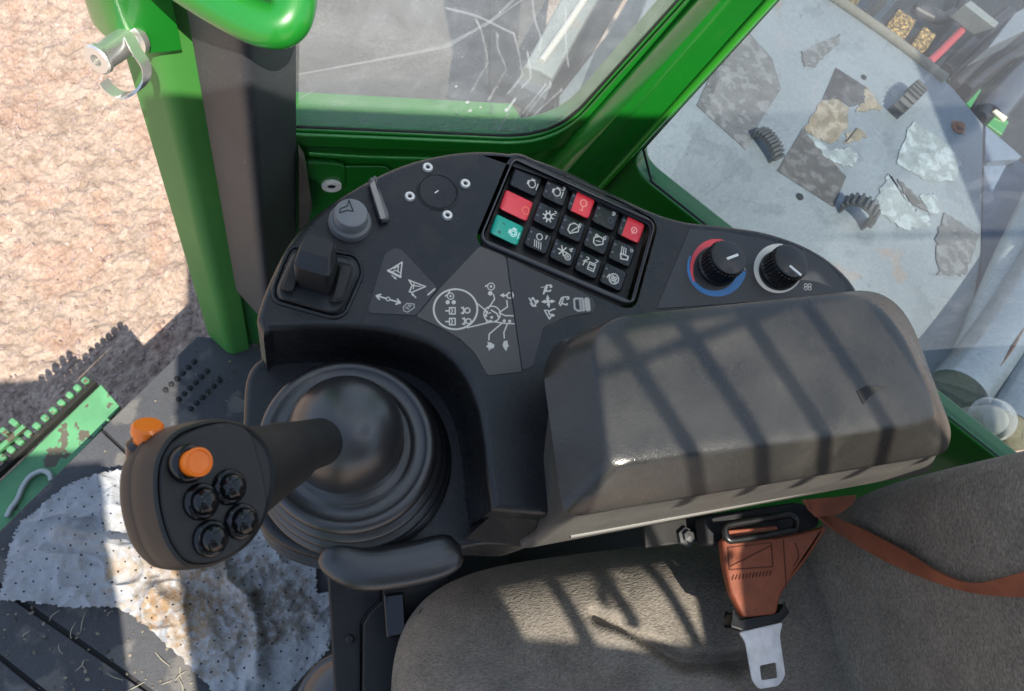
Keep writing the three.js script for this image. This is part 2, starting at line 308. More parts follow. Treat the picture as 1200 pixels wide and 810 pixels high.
// dirt that has dried on the panes: runs, splashes, scratches
function film(name, W, H2, draw, corners, label) {
  const c = document.createElement('canvas'); c.width = W; c.height = H2; const x = c.getContext('2d'); x.fillStyle = '#000'; x.fillRect(0, 0, W, H2); draw(x);
  const t = new THREE.CanvasTexture(c); t.magFilter = THREE.LinearFilter;
  const g = new THREE.BufferGeometry(); g.setAttribute('position', new THREE.Float32BufferAttribute(corners.flatMap((p) => [p.x, p.y, p.z]), 3)); g.setAttribute('uv', new THREE.Float32BufferAttribute([0, 1, 1, 1, 1, 0, 0, 0], 2)); g.setIndex([0, 2, 1, 0, 3, 2]); g.computeVertexNormals();
  const m = mesh(name, g, mat(lin(.56, .60, .65), .9, { alphaMap: t, transparent: true }), cab, label); m.castShadow = false; return m;
}
{
  const PF = P1.clone().add(V(0, 0, -.0065));
  const X0 = 340, Y0 = -15, S = 3.2, cw = Math.round(470 * S), ch = Math.round(178 * S);
  film('dirt_film', cw, ch, (x) => {
    const q = (px, py) => [(px - X0) * S, (py - Y0) * S];
    const ln = (pts, w, a) => { x.strokeStyle = `rgba(255,255,255,${a * .55})`; x.lineWidth = w * S; x.lineCap = x.lineJoin = 'round'; x.beginPath(); { const cv = pts.length > 2 ? new THREE.SplineCurve(pts.map((p) => new THREE.Vector2(...q(...p)))).getPoints(40) : pts.map((p) => new THREE.Vector2(...q(...p))); cv.forEach((p, i) => (i ? x.lineTo(p.x, p.y) : x.moveTo(p.x, p.y))); } x.stroke(); };
    const clipEdge = () => { x.beginPath(); [[348, -15], [812, -15], [672, 158], [655, 163], [348, 151]].forEach((p, i) => (i ? x.lineTo(...q(...p)) : x.moveTo(...q(...p)))); x.closePath(); x.clip(); };
    clipEdge(); x.fillStyle = 'rgba(255,255,255,.21)'; x.fillRect(0, 0, cw, ch);
    for (let i = 0; i < 500; i++) { x.fillStyle = `rgba(255,255,255,${R(.01, .035)})`; x.beginPath(); x.ellipse(...q(R(345, 800), R(-10, 160)), R(4, 40) * S, R(2, 14) * S, R(-1.2, .4), 0, 7); x.fill(); }
    for (let i = 0; i < 2600; i++) { const r = rnd() * rnd() * .9 + .15; x.fillStyle = `rgba(255,255,255,${R(.03, .16)})`; x.beginPath(); x.arc(R(0, cw), R(0, ch), r * S * .7, 0, 7); x.fill(); }
    for (let i = 0; i < 150; i++) { const a = R(345, 800), b = R(-10, 155), t = R(-.9, .5), L = R(4, 26); ln([[a, b], [a + L * Math.cos(t), b + L * Math.sin(t)]], R(.2, .5), R(.05, .2)); }
    ln([[348, 75], [395, 63], [430, 54], [480, 40], [530, 22], [560, 10], [600, -12]], 2.4, .42); ln([[380, 66], [450, 47], [520, 25]], 1.4, .35); ln([[540, 20], [620, -14]], 1.2, .4);
    ln([[503, 3], [535, 10], [560, 21], [574, 27]], 2.6, .6); ln([[348, 106], [363, 95]], 1.4, .3); ln([[350, 110], [362, 123]], .9, .25);
    [[[533, 14], [534, 24], [530, 45], [525, 68], [521, 92]], [[553, 27], [547, 42], [548, 62], [544, 90], [542, 104]], [[574, 28], [572, 48], [566, 76], [560, 95]], [[584, 46], [580, 66], [572, 88]], [[610, -5], [606, 14], [607, 32], [600, 44]], [[596, 82], [590, 105], [578, 148]], [[603, 80], [596, 100], [586, 150]], [[617, 88], [602, 118], [592, 150]], [[570, 103], [566, 120]], [[569, 125], [566, 148]], [[648, 5], [640, 30], [634, 62]]].forEach((l, i) => { const cv = new THREE.SplineCurve(l.map((p) => new THREE.Vector2(...q(...p)))); for (let k = 0; k < 90; k++) { const p = cv.getPoint(k / 89), r = (1.0 + 1.1 * vnoise(k * .013 + i * .17, i * .31, 32, 7)) * S; x.fillStyle = 'rgba(255,255,255,.045)'; x.beginPath(); x.ellipse(p.x + R(-1, 1), p.y, r, r * 1.6, 0, 0, 7); x.fill(); if (rnd() < .3) { x.fillStyle = 'rgba(255,255,255,.09)'; x.beginPath(); x.arc(p.x + R(-r, r) * .6, p.y, r * .4, 0, 7); x.fill(); } } });
    for (let i = 0; i < 90; i++) { x.fillStyle = `rgba(255,255,255,${R(.3, .8)})`; x.beginPath(); x.arc(...q(R(500, 760), R(0, 150)), R(.3, 1.2) * S * .6, 0, 7); x.fill(); }
    [[520, 108, 2], [526, 120, 2], [565, 118, 1.8], [536, 115, 1.3], [503, 87, 1.3], [512, 122, 1]].forEach(([a, b, r]) => { x.fillStyle = 'rgba(255,255,255,.85)'; x.beginPath(); x.arc(...q(a, b), r * S, 0, 7); x.fill(); });
    for (let i = 0; i < 420; i++) { const a = R(348, 660), b = 151 - Math.abs(R(-1, 1) * R(0, 1)) * 26; x.fillStyle = `rgba(255,255,255,${R(.02, .09)})`; x.beginPath(); x.ellipse(...q(a, b), R(2, 9) * S, R(.5, 2) * S, 0, 0, 7); x.fill(); }
  }, [[X0, Y0], [X0 + 470, Y0], [X0 + 470, Y0 + 178], [X0, Y0 + 178]].map(([a, b]) => onPl(a, b, PF, N1)), 'dried water runs, splashes and scratches on the side pane');
  const PG = P2.clone().addScaledVector(N2, -.0065), bx = 700, by = -20, w = 540, h = 600, s = 2.6;
  film('dirt_film', Math.round(w * s), Math.round(h * s), (x) => {
    const q = (px, py) => [(px - bx) * s, (py - by) * s];
    x.beginPath(); [[738, 196], [925, -20], [1240, -20], [1240, 560], [1195, 531], [1120, 502], [800, 256]].forEach((p, i) => (i ? x.lineTo(...q(...p)) : x.moveTo(...q(...p)))); x.closePath(); x.clip(); x.fillStyle = 'rgba(255,255,255,.15)'; x.fillRect(0, 0, w * s, h * s);
    for (let i = 0; i < 5200; i++) { const r = rnd() * rnd() * .9 + .15; x.fillStyle = `rgba(255,255,255,${R(.04, .22)})`; x.beginPath(); x.arc(R(0, w * s), R(0, h * s), r * s * .8, 0, 7); x.fill(); }
    for (let i = 0; i < 330; i++) { const a = R(740, 1200), b = R(-10, 530), t = R(-1.2, .9), L = R(6, 50); x.strokeStyle = `rgba(255,255,255,${R(.05, .2)})`; x.lineWidth = R(.2, .6) * s; x.beginPath(); x.moveTo(...q(a, b)); x.quadraticCurveTo(...q(a + L * .5 * Math.cos(t) + R(-3, 3), b + L * .5 * Math.sin(t)), ...q(a + L * Math.cos(t), b + L * Math.sin(t))); x.stroke(); }
    for (let i = 0; i < 260; i++) { x.fillStyle = `rgba(255,255,255,${R(.02, .07)})`; x.beginPath(); x.ellipse(...q(R(760, 1200), R(0, 500)), R(4, 26) * s, R(1, 7) * s, R(-.9, .2), 0, 7); x.fill(); }
  }, [[bx, by], [bx + w, by], [bx + w, by + h], [bx, by + h]].map(([a, b]) => onPl(a, b, PG, N2)), 'fine scratches and dust on the corner pane');
}
{ // front post, its latch channel, the grey cover and the grab handle
  const base = [[240, 390], [270, 418], [298, 409]].map(([a, b]) => aty(a, b, 0)), fourth = base[0].clone().add(base[2]).sub(base[1]);
  const post = [base[0], base[1], base[2], fourth].map((p) => p.clone());
  mesh('front_post', slab(roundPoly(post, .012, 5), .0, 1.72, .006), M.sunlitGreen, cab, 'green front post with sunlight painted into its colour');
  const e = base[1].clone().sub(base[0]).normalize(), nf = V(-e.z, 0, e.x); if (nf.dot(CAM.clone().sub(base[0]).setY(0)) < 0) nf.negate();
  const yb = onPl(190, 98, base[0], nf).y;
  const o = (t, d) => base[0].clone().addScaledVector(e, t).addScaledVector(nf, d);
  const Lf = base[1].distanceTo(base[0]);
  // bent channel welded on the post
  const yk = onPl(188, 97, o(0, .02), nf).y;
  const chan = (pts, th, y0, y1, nm) => { const c2 = smooth(pts, 24, false), a = [], b = []; c2.forEach((p, i) => { const t = c2[Math.min(i + 1, c2.length - 1)].clone().sub(c2[Math.max(i - 1, 0)]).normalize(), s = V(-t.z, 0, t.x); a.push(p.clone().addScaledVector(s, th / 2)); b.unshift(p.clone().addScaledVector(s, -th / 2)); }); mesh(nm, slab([...a, ...b], y0, y1, .001), M.green, cab); };
  chan([o(.008, .0035), o(.009, .012), o(.014, .019), o(.030, .021), o(.044, .020), o(.052, .016), o(.066, -.004), o(.07, -.012)], .0035, yk, yk + .056, 'latch_channel');
  chan([o(-.028, .004), o(-.027, .014), o(-.022, .020), o(-.012, .021), o(-.004, .017), o(-.001, .006)], .0035, yk + .03, yk + .2, 'latch_channel');
  // grey cover in front of the post
  const c0 = at(258, 235, 'z', -.425), c1 = at(303, 245, 'z', -.372), c2 = at(347, 250, 'z', -.435), c3 = V(c0.x, 0, -.447);
  const yc = at(283, 345, 'z', -.42).y;
  mesh('post_cover', slab(roundPoly([c0, c1, c2, V(c2.x, 0, -.449), V(c0.x, 0, -.449)], [.004, .022, .003, .002, .002], 8), yc, 1.7, .003), M.cover, cab, 'dark grey plastic post cover');
  mesh('trim_strip', plate([[349, 178], [357, 190], [366, 245], [362, 262], [349, 272]].map(([a, b]) => at(a, b, 'z', -.43)), V(0, 0, -.43), N1, -.012, 0, .003), mat(lin(.33, .31, .27), .6, { map: again(dustT, .2) }), cab);
  const hd = .475, hp = [[150, -70], [205, -30], [255, 2], [290, 21], [312, 29], [328, 29], [338, 21], [343, 6], [345, -20], [346, -70]].map(([a, b]) => atd(a, b, hd));
  mesh('grab_handle', sweep(hp, [.0142], 20, 90), M.green, cab, 'bent green tube grab handle');
  // pin with its spring ring
  const pin = thing('lynch_pin', 'zinc plated lynch pin with a spring ring at the green post', 'pin');
  const d0 = .535, a = atd(112, 71, d0), b = atd(150, 47, d0 + .022), ax = b.clone().sub(a).normalize(), L = a.distanceTo(b);
  mesh('shaft', turn([[.0, .010], [.0042, .010], [.0042, 0], [.0095, 0], [.0108, .0012], [.0108, .0045], [.0094, .006], [.0094, L], [.0135, L + .001], [.0135, L + .006], [.008, L + .008], [.0075, L + .03], [0, L + .03]], a, ax, 32), M.steel, pin);
  const rg = [[150, 40], [160, 60], [171, 78], [170, 95], [158, 108], [142, 112], [128, 104], [121, 95]].map(([p, q], i) => atd(p, q, d0 + .012 - i * .0016));
  const c = new THREE.CatmullRomCurve3(rg, false, 'centripetal'), rings = [];
  for (let i = 0; i <= 50; i++) { const P = c.getPointAt(i / 50), T = c.getTangentAt(i / 50), Wd = ax, Nn = T.clone().cross(Wd).normalize(); rings.push([[-.0045, -.0009], [.0045, -.0009], [.0045, .0009], [-.0045, .0009]].map(([s, t]) => P.clone().addScaledVector(Wd, s).addScaledVector(Nn, t))); }
  mesh('spring_ring', loft(rings, { angle: .6 }), M.steel, pin);
}
{ // unseen roof: outline, opening and bars shaped to throw the shade and sun patches
  const RY = 1.75, up = (px, py, y) => { const p = aty(px, py, y); return p.addScaledVector(SUN, (RY - p.y) / SUN.y); };
  const open = [up(702, 398, .785), up(1062, 342, .785), up(1125, 540, .70), up(812, 640, .47), up(822, 775, .47), up(625, 778, .47), up(570, 655, .47), up(655, 610, .70)];
  const out = [V(-.01, 0, .27), V(.585, 0, .27), V(.60, 0, .40), V(.72, 0, .56), V(1.0, 0, .60), V(1.0, 0, .96), V(-.01, 0, .96)];
  mesh('roof', slab(out, RY, RY + .05, .004, [open]), M.ceiling, cab);
  const bars = [[[707, 407], [792, 540]], [[772, 375], [872, 527]], [[847, 365], [950, 520]], [[922, 355], [1025, 510]], [[1000, 350], [1095, 485]]];
  for (const [p, q] of bars) { const a = up(...p, .785), b = up(...q, .785), d = b.clone().sub(a).normalize(); mesh('guard_bar', rod(a.clone().addScaledVector(d, -.1).setY(RY + .066), b.clone().addScaledVector(d, .12).setY(RY + .066), .0062, 10), M.dark, cab); }
  for (const [p, q, r] of [[[636, 658], [681, 756], .0075], [[695, 651], [733, 728], .007], [[762, 655], [807, 749], .0065], [[612, 742], [653, 704], .005], [[748, 735], [788, 691], .005]]) { const a = up(...p, .482), b = up(...q, .482), d = b.clone().sub(a).normalize(); mesh('guard_bar', rod(a.clone().addScaledVector(d, -.03).setY(RY + .062), b.clone().addScaledVector(d, .05).setY(RY + .062), r, 10), M.dark, cab); }
  const xa = up(770, 470, .785), xb = up(1000, 380, .785), xd = xb.clone().sub(xa).normalize();
  mesh('guard_bar', rod(xa.clone().addScaledVector(xd, -.2).setY(RY + .054), xb.clone().addScaledVector(xd, .2).setY(RY + .054), .004, 10), M.dark, cab);
  console.log('roof opening', open.map((p) => [p.x.toFixed(2), p.z.toFixed(2)].join(',')).join(' '));
  mesh('shade_wall', plate([V(-.012, .95, .94), V(1.0, .95, .94), V(1.0, RY - .003, .94), V(-.012, RY - .003, .94)], V(0, 0, .94), V(0, 0, 1), -.01, .015, .003), M.ceiling, cab);  // unseen wall band, added to keep the sun off the right of the rag
  mesh('shade_panel', plate([V(-.38, .0, .8), V(-.115, .0, .8), V(-.115, 1.72, .8), V(-.38, 1.72, .8)], V(0, 0, .8), V(0, 0, 1), -.01, .015, .003), M.green, cab);  // unseen panel added to shade the left of the rag
  // floor plate and underside of the cab
  mesh('floor_plate', slab([aty(237, 396, 0), aty(-40, 660, 0), V(-.5, 0, .9), V(1.0, 0, .9), V(1.0, 0, .12), V(.42, 0, -.44), V(-.05, 0, -.44)], -.06, -.026, .003), M.dark, cab);
}

// ------------------------------------------------------------------ floor mat, step, rag
const matT = tex(512, .35, (u, v) => {
  const s = fbm(u, v, 5, 5, 81), m = sst(.52, .66, fbm(u, v, 9, 5, 82)), f = vnoise(u, v, 200, 83), k = .42 + .12 * (s - .5) + .07 * (f - .5);
  return [k + m * .20, k + m * .175, k + m * .13];
});
M.mat = mat(lin(.36, .37, .41), .62, { map: matT, bumpMap: again(grainT, .05), bumpScale: .0006 });
{
  const t = thing('floor_mat', 'scuffed black rubber floor mat beneath the white rag', 'floor mat');
  mesh('base', slab([[236, 397], [-20, 643], [-60, 900], [560, 900], [600, 640], [330, 430], [292, 400]].map(([a, b]) => aty(a, b, 0)), -.024, -.006, .002), M.dark, t);
  // sections of the mat, parted by grooves
  const Lx = (list) => list.map(([a, b]) => aty(a, b, 0));
  mesh('mat_section', slab(Lx([[231, 394], [120, 502], [150, 530], [320, 600], [420, 560], [300, 400]]), -.0055, 0, .0015), M.mat, t, 'studded mat section by the green post');
  mesh('mat_section', slab(Lx([[118, 505], [0, 622], [-30, 650], [-40, 690], [120, 800], [200, 850], [480, 850], [480, 640], [320, 604], [148, 533]].slice(0, 3).concat([[-60, 640], [36, 709], [135, 778], [215, 835], [480, 850], [480, 660], [320, 604], [148, 533]])), -.0055, 0, .0015), M.mat, t);
  mesh('mat_section', slab(Lx([[-66, 646], [31, 714], [131, 783], [210, 840], [150, 880], [62, 816], [0, 767], [-70, 716]]), -.0055, 0, .0015), M.mat, t);
  mesh('mat_section', slab(Lx([[-72, 724], [-2, 773], [58, 822], [120, 870], [-80, 880]]), -.0055, 0, .0015), M.mat, t);
  mesh('mat_section', slab(Lx([[252, 500], [277, 465], [288, 470], [288, 520], [265, 520]]), .0006, .004, .001), M.mat, t);
  for (const [a, b] of [[[767, 150], [655, 262]], [[818, 187], [706, 298]], [[867, 224], [754, 335]]]) for (let k = 0; k < 6; k++) {
    const px = (a[0] + (b[0] - a[0]) * k / 5) / 3.373, py = 380 + (a[1] + (b[1] - a[1]) * k / 5) / 3.373;
    mesh('stud', turn([[.0042, 0], [.0042, .003], [.003, .0045], [0, .005]], aty(px, py, -.001), V(0, 1, 0), 12), M.dark, t);
  }
}
{ // crumbs of dirt on the mat
  const n = 260, im = new THREE.InstancedMesh(new THREE.IcosahedronGeometry(1, 0), mat(lin(1, 1, 1), .95), n), o = new THREE.Object3D(), c = new THREE.Color();
  for (let i = 0; i < n; i++) { let px, py; do { px = R(0, 300); py = R(400, 810); } while (px * 1.0 + py < 640); const s = R(.0008, .0026), p = aty(px, py, .0005); o.position.copy(p); o.rotation.set(R(0, 6), R(0, 6), 0); o.scale.set(s * R(.8, 1.8), s * .6, s); o.updateMatrix(); im.setMatrixAt(i, o.matrix); const k = R(.06, .3); im.setColorAt(i, c.setRGB(k, k * .85, k * .65)); }
  { const st = []; for (let i = 0; i < 15; i++) { const px = i < 9 ? R(10, 150) : R(160, 230), py = i < 9 ? R(715, 805) : R(755, 805), t = R(0, 6.28), L = R(.006, .03), p = aty(px, py, .0015); st.push(sweep([p, p.clone().add(V(Math.cos(t) * L * .5 + R(-.003, .003), R(0, .003), Math.sin(t) * L * .5)), p.clone().add(V(Math.cos(t) * L, 0, Math.sin(t) * L))], [.0004, .0006, .0003], 5, 8)); } const sm = mesh('straw_bits', st, mat(lin(.42, .38, .28), .9)); sm.userData = { kind: 'stuff', label: 'pale dry straw bits lying on the black floor mat', category: 'straw' }; }
  shadow(im); im.name = 'dirt_crumbs'; im.userData = { kind: 'stuff', label: 'dry dirt crumbs scattered on the black floor mat', category: 'dirt' }; scene.add(im);
}
{
  const t = thing('side_step', 'worn pale green metal step with a toothed edge by the mat', 'step');
  const stepM = mat(lin(.13, .40, .18), .55, { map: tex(512, .18, (u, v) => { const s = fbm(u, v, 6, 5, 91), w = sst(.62, .68, fbm(u, v, 12, 5, 92)), k = .85 + .25 * (s - .5); return [k + (1 - k) * w * .3 - w * .05, k * (1 - w * .45), k - w * .3]; }) });
  const y = -.05, L = (list, yy) => list.map(([a, b]) => aty(a, b, yy));
  mesh('plate', slab(L([[141, 477], [118, 450], [-60, 622], [-60, 690], [0, 640]], y), y - .012, y, .002), stepM, t);
  const a = aty(114, 450, y), b = aty(-50, 604, y), d = b.clone().sub(a).normalize(), n = V(d.z, 0, -d.x), ln = a.distanceTo(b); if (n.x > 0) n.negate();
  const rot = -Math.atan2(d.z, d.x);
  mesh('rail', boxAt(a.clone().lerp(b, .5).addScaledVector(n, .002).setY(y + .002), ln, .02, .007, rot, .001), mat(lin(.09, .085, .07), .8, { map: matT }), t);
  for (let k = 0; k < 22; k++) { const p = a.clone().addScaledVector(d, .008 + k * .0155).addScaledVector(n, .012).setY(y + .006); if (k * .0155 > ln) break; mesh('tread_tooth', boxAt(p, .0105, .022, .011, rot, .0035), stepM, t); }
  const a2 = aty(20, 498, y), b2 = aty(-50, 562, y);
  for (let k = 0; k < 6; k++) mesh('tread_tooth', boxAt(a2.clone().lerp(b2, k / 6).setY(y + .006), .009, .026, .013, rot, .0025), stepM, t);
  mesh('rail', boxAt(a2.clone().lerp(b2, .45).addScaledVector(n, -.012).setY(y + .001), a2.distanceTo(b2), .02, .007, rot, .001), stepM, t);
  mesh('hook', sweep([[8, 606], [12, 597], [20, 586], [27, 570], [36, 558], [50, 552], [58, 556], [60, 563]].map(([p, q]) => aty(p, q, y + .006)), [.0042], 10, 40), mat(lin(.42, .46, .44), .5, { metalness: .3 }), t, 'bent grey rod hook');
}
{ // absorbent cloth: a Coons patch over the outline seen on the floor
  const bl = (l) => new THREE.CatmullRomCurve3(l.map(([a, b]) => aty(a, b, .012)), false, 'centripetal');
  const left = bl([[0, 703], [10, 655], [23, 618], [42, 600], [60, 583], [83, 567], [133, 552]]), top = bl([[133, 552], [200, 548], [270, 580], [320, 632], [345, 640], [370, 648]]);
  const right = bl([[370, 648], [371, 680], [374, 698], [386, 694], [388, 730], [386, 757], [372, 775], [354, 792]]), bottom = bl([[0, 703], [40, 706], [75, 711], [103, 712], [140, 713], [163, 727], [185, 745], [203, 762], [240, 800], [290, 850], [354, 792]].slice(0, 9).concat([[275, 835], [320, 830], [354, 792]]));
  const n = 150, pos = [], uv = [], idx = [];
  const seg = (p, a, b) => { const ab = b.clone().sub(a), t = Math.max(0, Math.min(1, p.clone().sub(a).dot(ab) / ab.lengthSq())); return p.distanceTo(a.clone().addScaledVector(ab, t)); };
  const folds = [[[[70, 628], [130, 640], [190, 655], [240, 672], [290, 700]], .027, .012], [[[180, 690], [205, 720], [200, 755]], .018, .012], [[[262, 668], [290, 700], [303, 740], [300, 790]], .022, .011], [[[90, 590], [130, 600], [180, 610]], .006, .016], [[[330, 690], [350, 740], [340, 780]], .006, .014], [[[20, 640], [60, 650], [120, 668]], .005, .012], [[[240, 720], [255, 770]], .007, .012]].map(([l, h, w]) => [l.map(([a, b]) => aty(a, b, .012).setY(0)), h, w]);
  for (let j = 0; j <= n; j++) for (let i = 0; i <= n; i++) {
    const u = i / n, v = j / n, L = left.getPointAt(v), Rr = right.getPointAt(1 - v), T = top.getPointAt(u), B = bottom.getPointAt(u), c00 = left.getPointAt(0), c01 = left.getPointAt(1), c10 = right.getPointAt(1), c11 = right.getPointAt(0);
    const P = L.clone().multiplyScalar(1 - u).addScaledVector(Rr, u).addScaledVector(B, 1 - v).addScaledVector(T, v).addScaledVector(c00, -(1 - u) * (1 - v)).addScaledVector(c10, -u * (1 - v)).addScaledVector(c01, -(1 - u) * v).addScaledVector(c11, -u * v);
    const Q = P.clone().setY(0); let h = .003;
    for (const [l, hh, w] of folds) { let dm = 9; for (let k = 0; k < l.length - 1; k++) dm = Math.min(dm, seg(Q, l[k], l[k + 1])); h += hh * Math.exp(-((dm / w) ** 2)); }
    const a = P.x / .4 + 5, b = P.z / .4 + 5; h += .013 * fbm(a, b, 9, 3, 95) + .009 * Math.pow(1 - Math.abs(2 * fbm(a, b, 7, 2, 93) - 1), 7) + .003 * Math.pow(1 - Math.abs(2 * fbm(a, b, 15, 2, 94) - 1), 6) + .005 * Math.abs(fbm(a, b, 18, 3, 96) - .5) * 2 + .0016 * fbm(a, b, 80, 2, 97);
    const ed = Math.min(u, v, 1 - u, 1 - v) * n; const jag = ed < 1 ? .0022 : 0;
    pos.push(P.x + R(-jag, jag), h, P.z + R(-jag, jag)); uv.push(P.x, P.z);
  }
  for (let j = 0; j < n; j++) for (let i = 0; i < n; i++) { const a = j * (n + 1) + i, b = a + 1, c = a + n + 1, d = c + 1; idx.push(a, b, d, a, d, c); }
  const g = new THREE.BufferGeometry(); g.setAttribute('position', new THREE.Float32BufferAttribute(pos, 3)); g.setIndex(idx);
  const xs = { x0: -.42, x1: .12, z0: -.26, z1: .12 };
  g.setAttribute('uv', new THREE.Float32BufferAttribute(uv.map((q, k) => (k % 2 ? 1 - (q - xs.z0) / (xs.z1 - xs.z0) : (q - xs.x0) / (xs.x1 - xs.x0))), 2)); g.computeVertexNormals();
  const c = document.createElement('canvas'); c.width = 1400; c.height = 985; const x = c.getContext('2d'), K = (px, py) => { const p = aty(px, py, .012); return [(p.x - xs.x0) / (xs.x1 - xs.x0) * 1400, (p.z - xs.z0) / (xs.z1 - xs.z0) * 985]; };
  x.fillStyle = '#a2a4a8'; x.fillRect(0, 0, 1400, 985);
  const blot = (cx, cy, r, col, n2, a) => { for (let i = 0; i < n2; i++) { const t = R(0, 6.28), d = Math.sqrt(rnd()) * r, [p, q] = K(cx + Math.cos(t) * d, cy + Math.sin(t) * d * .75); x.fillStyle = col.replace('A', R(a * .3, a)); x.beginPath(); x.ellipse(p, q, R(3, 26), R(2, 14), R(0, 3), 0, 7); x.fill(); } };
  for (let i = 0; i < 3500; i++) { x.fillStyle = `rgba(${rnd() < .5 ? '100,102,108' : '205,206,208'},${R(.05, .22)})`; x.beginPath(); x.ellipse(R(0, 1400), R(0, 985), R(1, 14), R(.6, 3), R(0, 3), 0, 7); x.fill(); }
  blot(195, 690, 75, 'rgba(160,122,80,A)', 330, .2); blot(300, 705, 70, 'rgba(112,96,80,A)', 420, .3); blot(215, 680, 62, 'rgba(120,100,78,A)', 260, .3); blot(205, 725, 45, 'rgba(150,112,70,A)', 200, .3); blot(330, 720, 45, 'rgba(104,92,80,A)', 200, .3); blot(170, 640, 50, 'rgba(150,125,95,A)', 90, .2); blot(250, 760, 45, 'rgba(130,112,90,A)', 180, .25); blot(120, 640, 60, 'rgba(150,138,120,A)', 160, .18); blot(60, 660, 60, 'rgba(140,138,135,A)', 120, .15); blot(215, 650, 40, 'rgba(140,100,60,A)', 140, .25);
  for (let i = 0; i < 500; i++) { const [p, q] = K(R(150, 360), R(640, 790)); x.strokeStyle = `rgba(70,58,46,${R(.1, .35)})`; x.lineWidth = R(.6, 2); x.beginPath(); x.moveTo(p, q); x.lineTo(p + R(-14, 14), q + R(-14, 14)); x.stroke(); }
  for (let i = -2; i < 26; i++) for (let j = -2; j < 30; j++) { const px = (i + (j % 2 ? .5 : 0)) * 37 * 2 * .75 + R(-3, 3), py = j * 37 * .95 + R(-3, 3); if (rnd() < .12) continue; x.fillStyle = `rgba(18,19,22,${R(.55, 1)})`; x.beginPath(); x.ellipse(px + py * .16, py, R(2.6, 4.4), R(2.4, 4), 0, 0, 7); x.fill(); }
  const mt = new THREE.CanvasTexture(c); mt.colorSpace = THREE.SRGBColorSpace; mt.magFilter = THREE.LinearFilter;
  const bump = tex(512, .3, (u, v) => .5 * fbm(u, v, 30, 4, 98) + .5 * vnoise(u, v, 220, 99), false); bump.repeat.set(2, 1.4);
  single('absorbent_rag', buv0(g), mat(lin(1, 1, 1), .95, { map: mt, bumpMap: bump, bumpScale: .0012, side: THREE.DoubleSide }), 'crumpled white absorbent rag with black dots and brown stains on the floor mat', 'rag');
}
function buv0(g) { return g; }

// ------------------------------------------------------------------ control console
const CY = .70;
const PR = { x0: -.06, x1: .56, z0: -.40, z1: -.02, w: 2048, h: 1255 };
const pc = document.createElement('canvas'); pc.width = PR.w; pc.height = PR.h;
const px2 = pc.getContext('2d');
const KP = (px, py, y = CY) => { const p = aty(px, py, y); return [(p.x - PR.x0) / (PR.x1 - PR.x0) * PR.w, (p.z - PR.z0) / (PR.z1 - PR.z0) * PR.h]; };
const planUV = (g) => { const p = g.attributes.position, uv = g.attributes.uv; for (let i = 0; i < p.count; i++) uv.setXY(i, (p.getX(i) - PR.x0) / (PR.x1 - PR.x0), 1 - (p.getZ(i) - PR.z0) / (PR.z1 - PR.z0)); return g; };
const consoleTop = [[299, 388], [303, 362], [320, 318], [343, 277], [372, 248], [420, 216], [470, 192], [520, 179], [567, 175], [612, 180], [660, 196], [712, 221], [762, 245], [800, 257], [850, 263], [900, 271], [945, 287], [976, 306], [1000, 330], [1010, 352], [1000, 420], [900, 470], [760, 540], [660, 600]];
const consoleEdge = [[574.5, 583], [571, 560], [567, 520], [560, 480], [548, 448], [528, 421], [500, 402], [460, 390], [420, 385], [360, 384]];
const kpC = [[604, 188], [764, 262], [738, 356], [565, 282]];           // keypad opening
const outline = [...smooth(Y(consoleTop, CY), 84, false).slice(0, -1), ...Y([[650, 604], [577, 599]], CY), ...smooth(Y(consoleEdge, CY), 34, false)];
const kpHole = roundPoly(Y(kpC, CY), .007, 6);
const cons = thing('control_console', 'black moulded control console with keypad, dials and printed stickers', 'console');
mesh('body', slab(outline, .575, CY, .006, [kpHole], .55, 4), M.console, cons);
mesh('lower_shell', slab(smooth(Y([[299, 424], [285, 490], [287, 560], [312, 625], [372, 655], [470, 660], [560, 640], [640, 630], [640, 480], [560, 420], [420, 400]], .62), 90), .52, .62, .006, [], .6), M.console, cons);
mesh('pedestal', slab(roundPoly(Y([[400, 480], [640, 480], [640, 560], [400, 560]], .55), .02, 4), -.004, .53, .004), M.dark, cons);
{ // lower lip of the right-hand part, under its front edge
  mesh('front_lip', loft([Y([[577, 601], [646, 606], [672, 590], [600, 560]], .692), Y([[577, 603], [646, 608], [672, 590], [600, 560]], .675), Y([[545, 632], [612, 640], [672, 600], [600, 560]], .63), Y([[560, 620], [612, 630], [660, 600], [600, 560]], .58)], { angle: .4 }), M.console, cons);
}
{ // padded wrist rest in front of the boot
  const c = [[378, 640], [420, 664], [470, 662], [520, 650], [540, 640]].map(([a, b]) => aty(a, b, .632));
  const rings = [], cv = new THREE.CatmullRomCurve3(c, false, 'centripetal');
  for (let k = 0; k <= 30; k++) { const u = k / 30, P = cv.getPointAt(u), T = cv.getTangentAt(u), S = V(-T.z, 0, T.x).normalize(), e = Math.pow(Math.max(0, 1 - Math.pow(Math.abs(u * 2 - 1), 8)), .5) * .97 + .03, ring = []; for (let j = 0; j < 20; j++) { const t = j / 20 * 6.2832; const cx = Math.sign(Math.cos(t)) * Math.abs(Math.cos(t)) ** .8, sy = Math.sign(Math.sin(t)) * Math.abs(Math.sin(t)) ** .8; ring.push(P.clone().addScaledVector(S, cx * .0165 * e).addScaledVector(V(0, 1, 0), sy * .010 * e)); } rings.push(ring); }
  mesh('wrist_rest', loft(rings, { angle: 1.2 }), M.rubber, cons, 'rounded black wrist pad below the joystick boot');
}
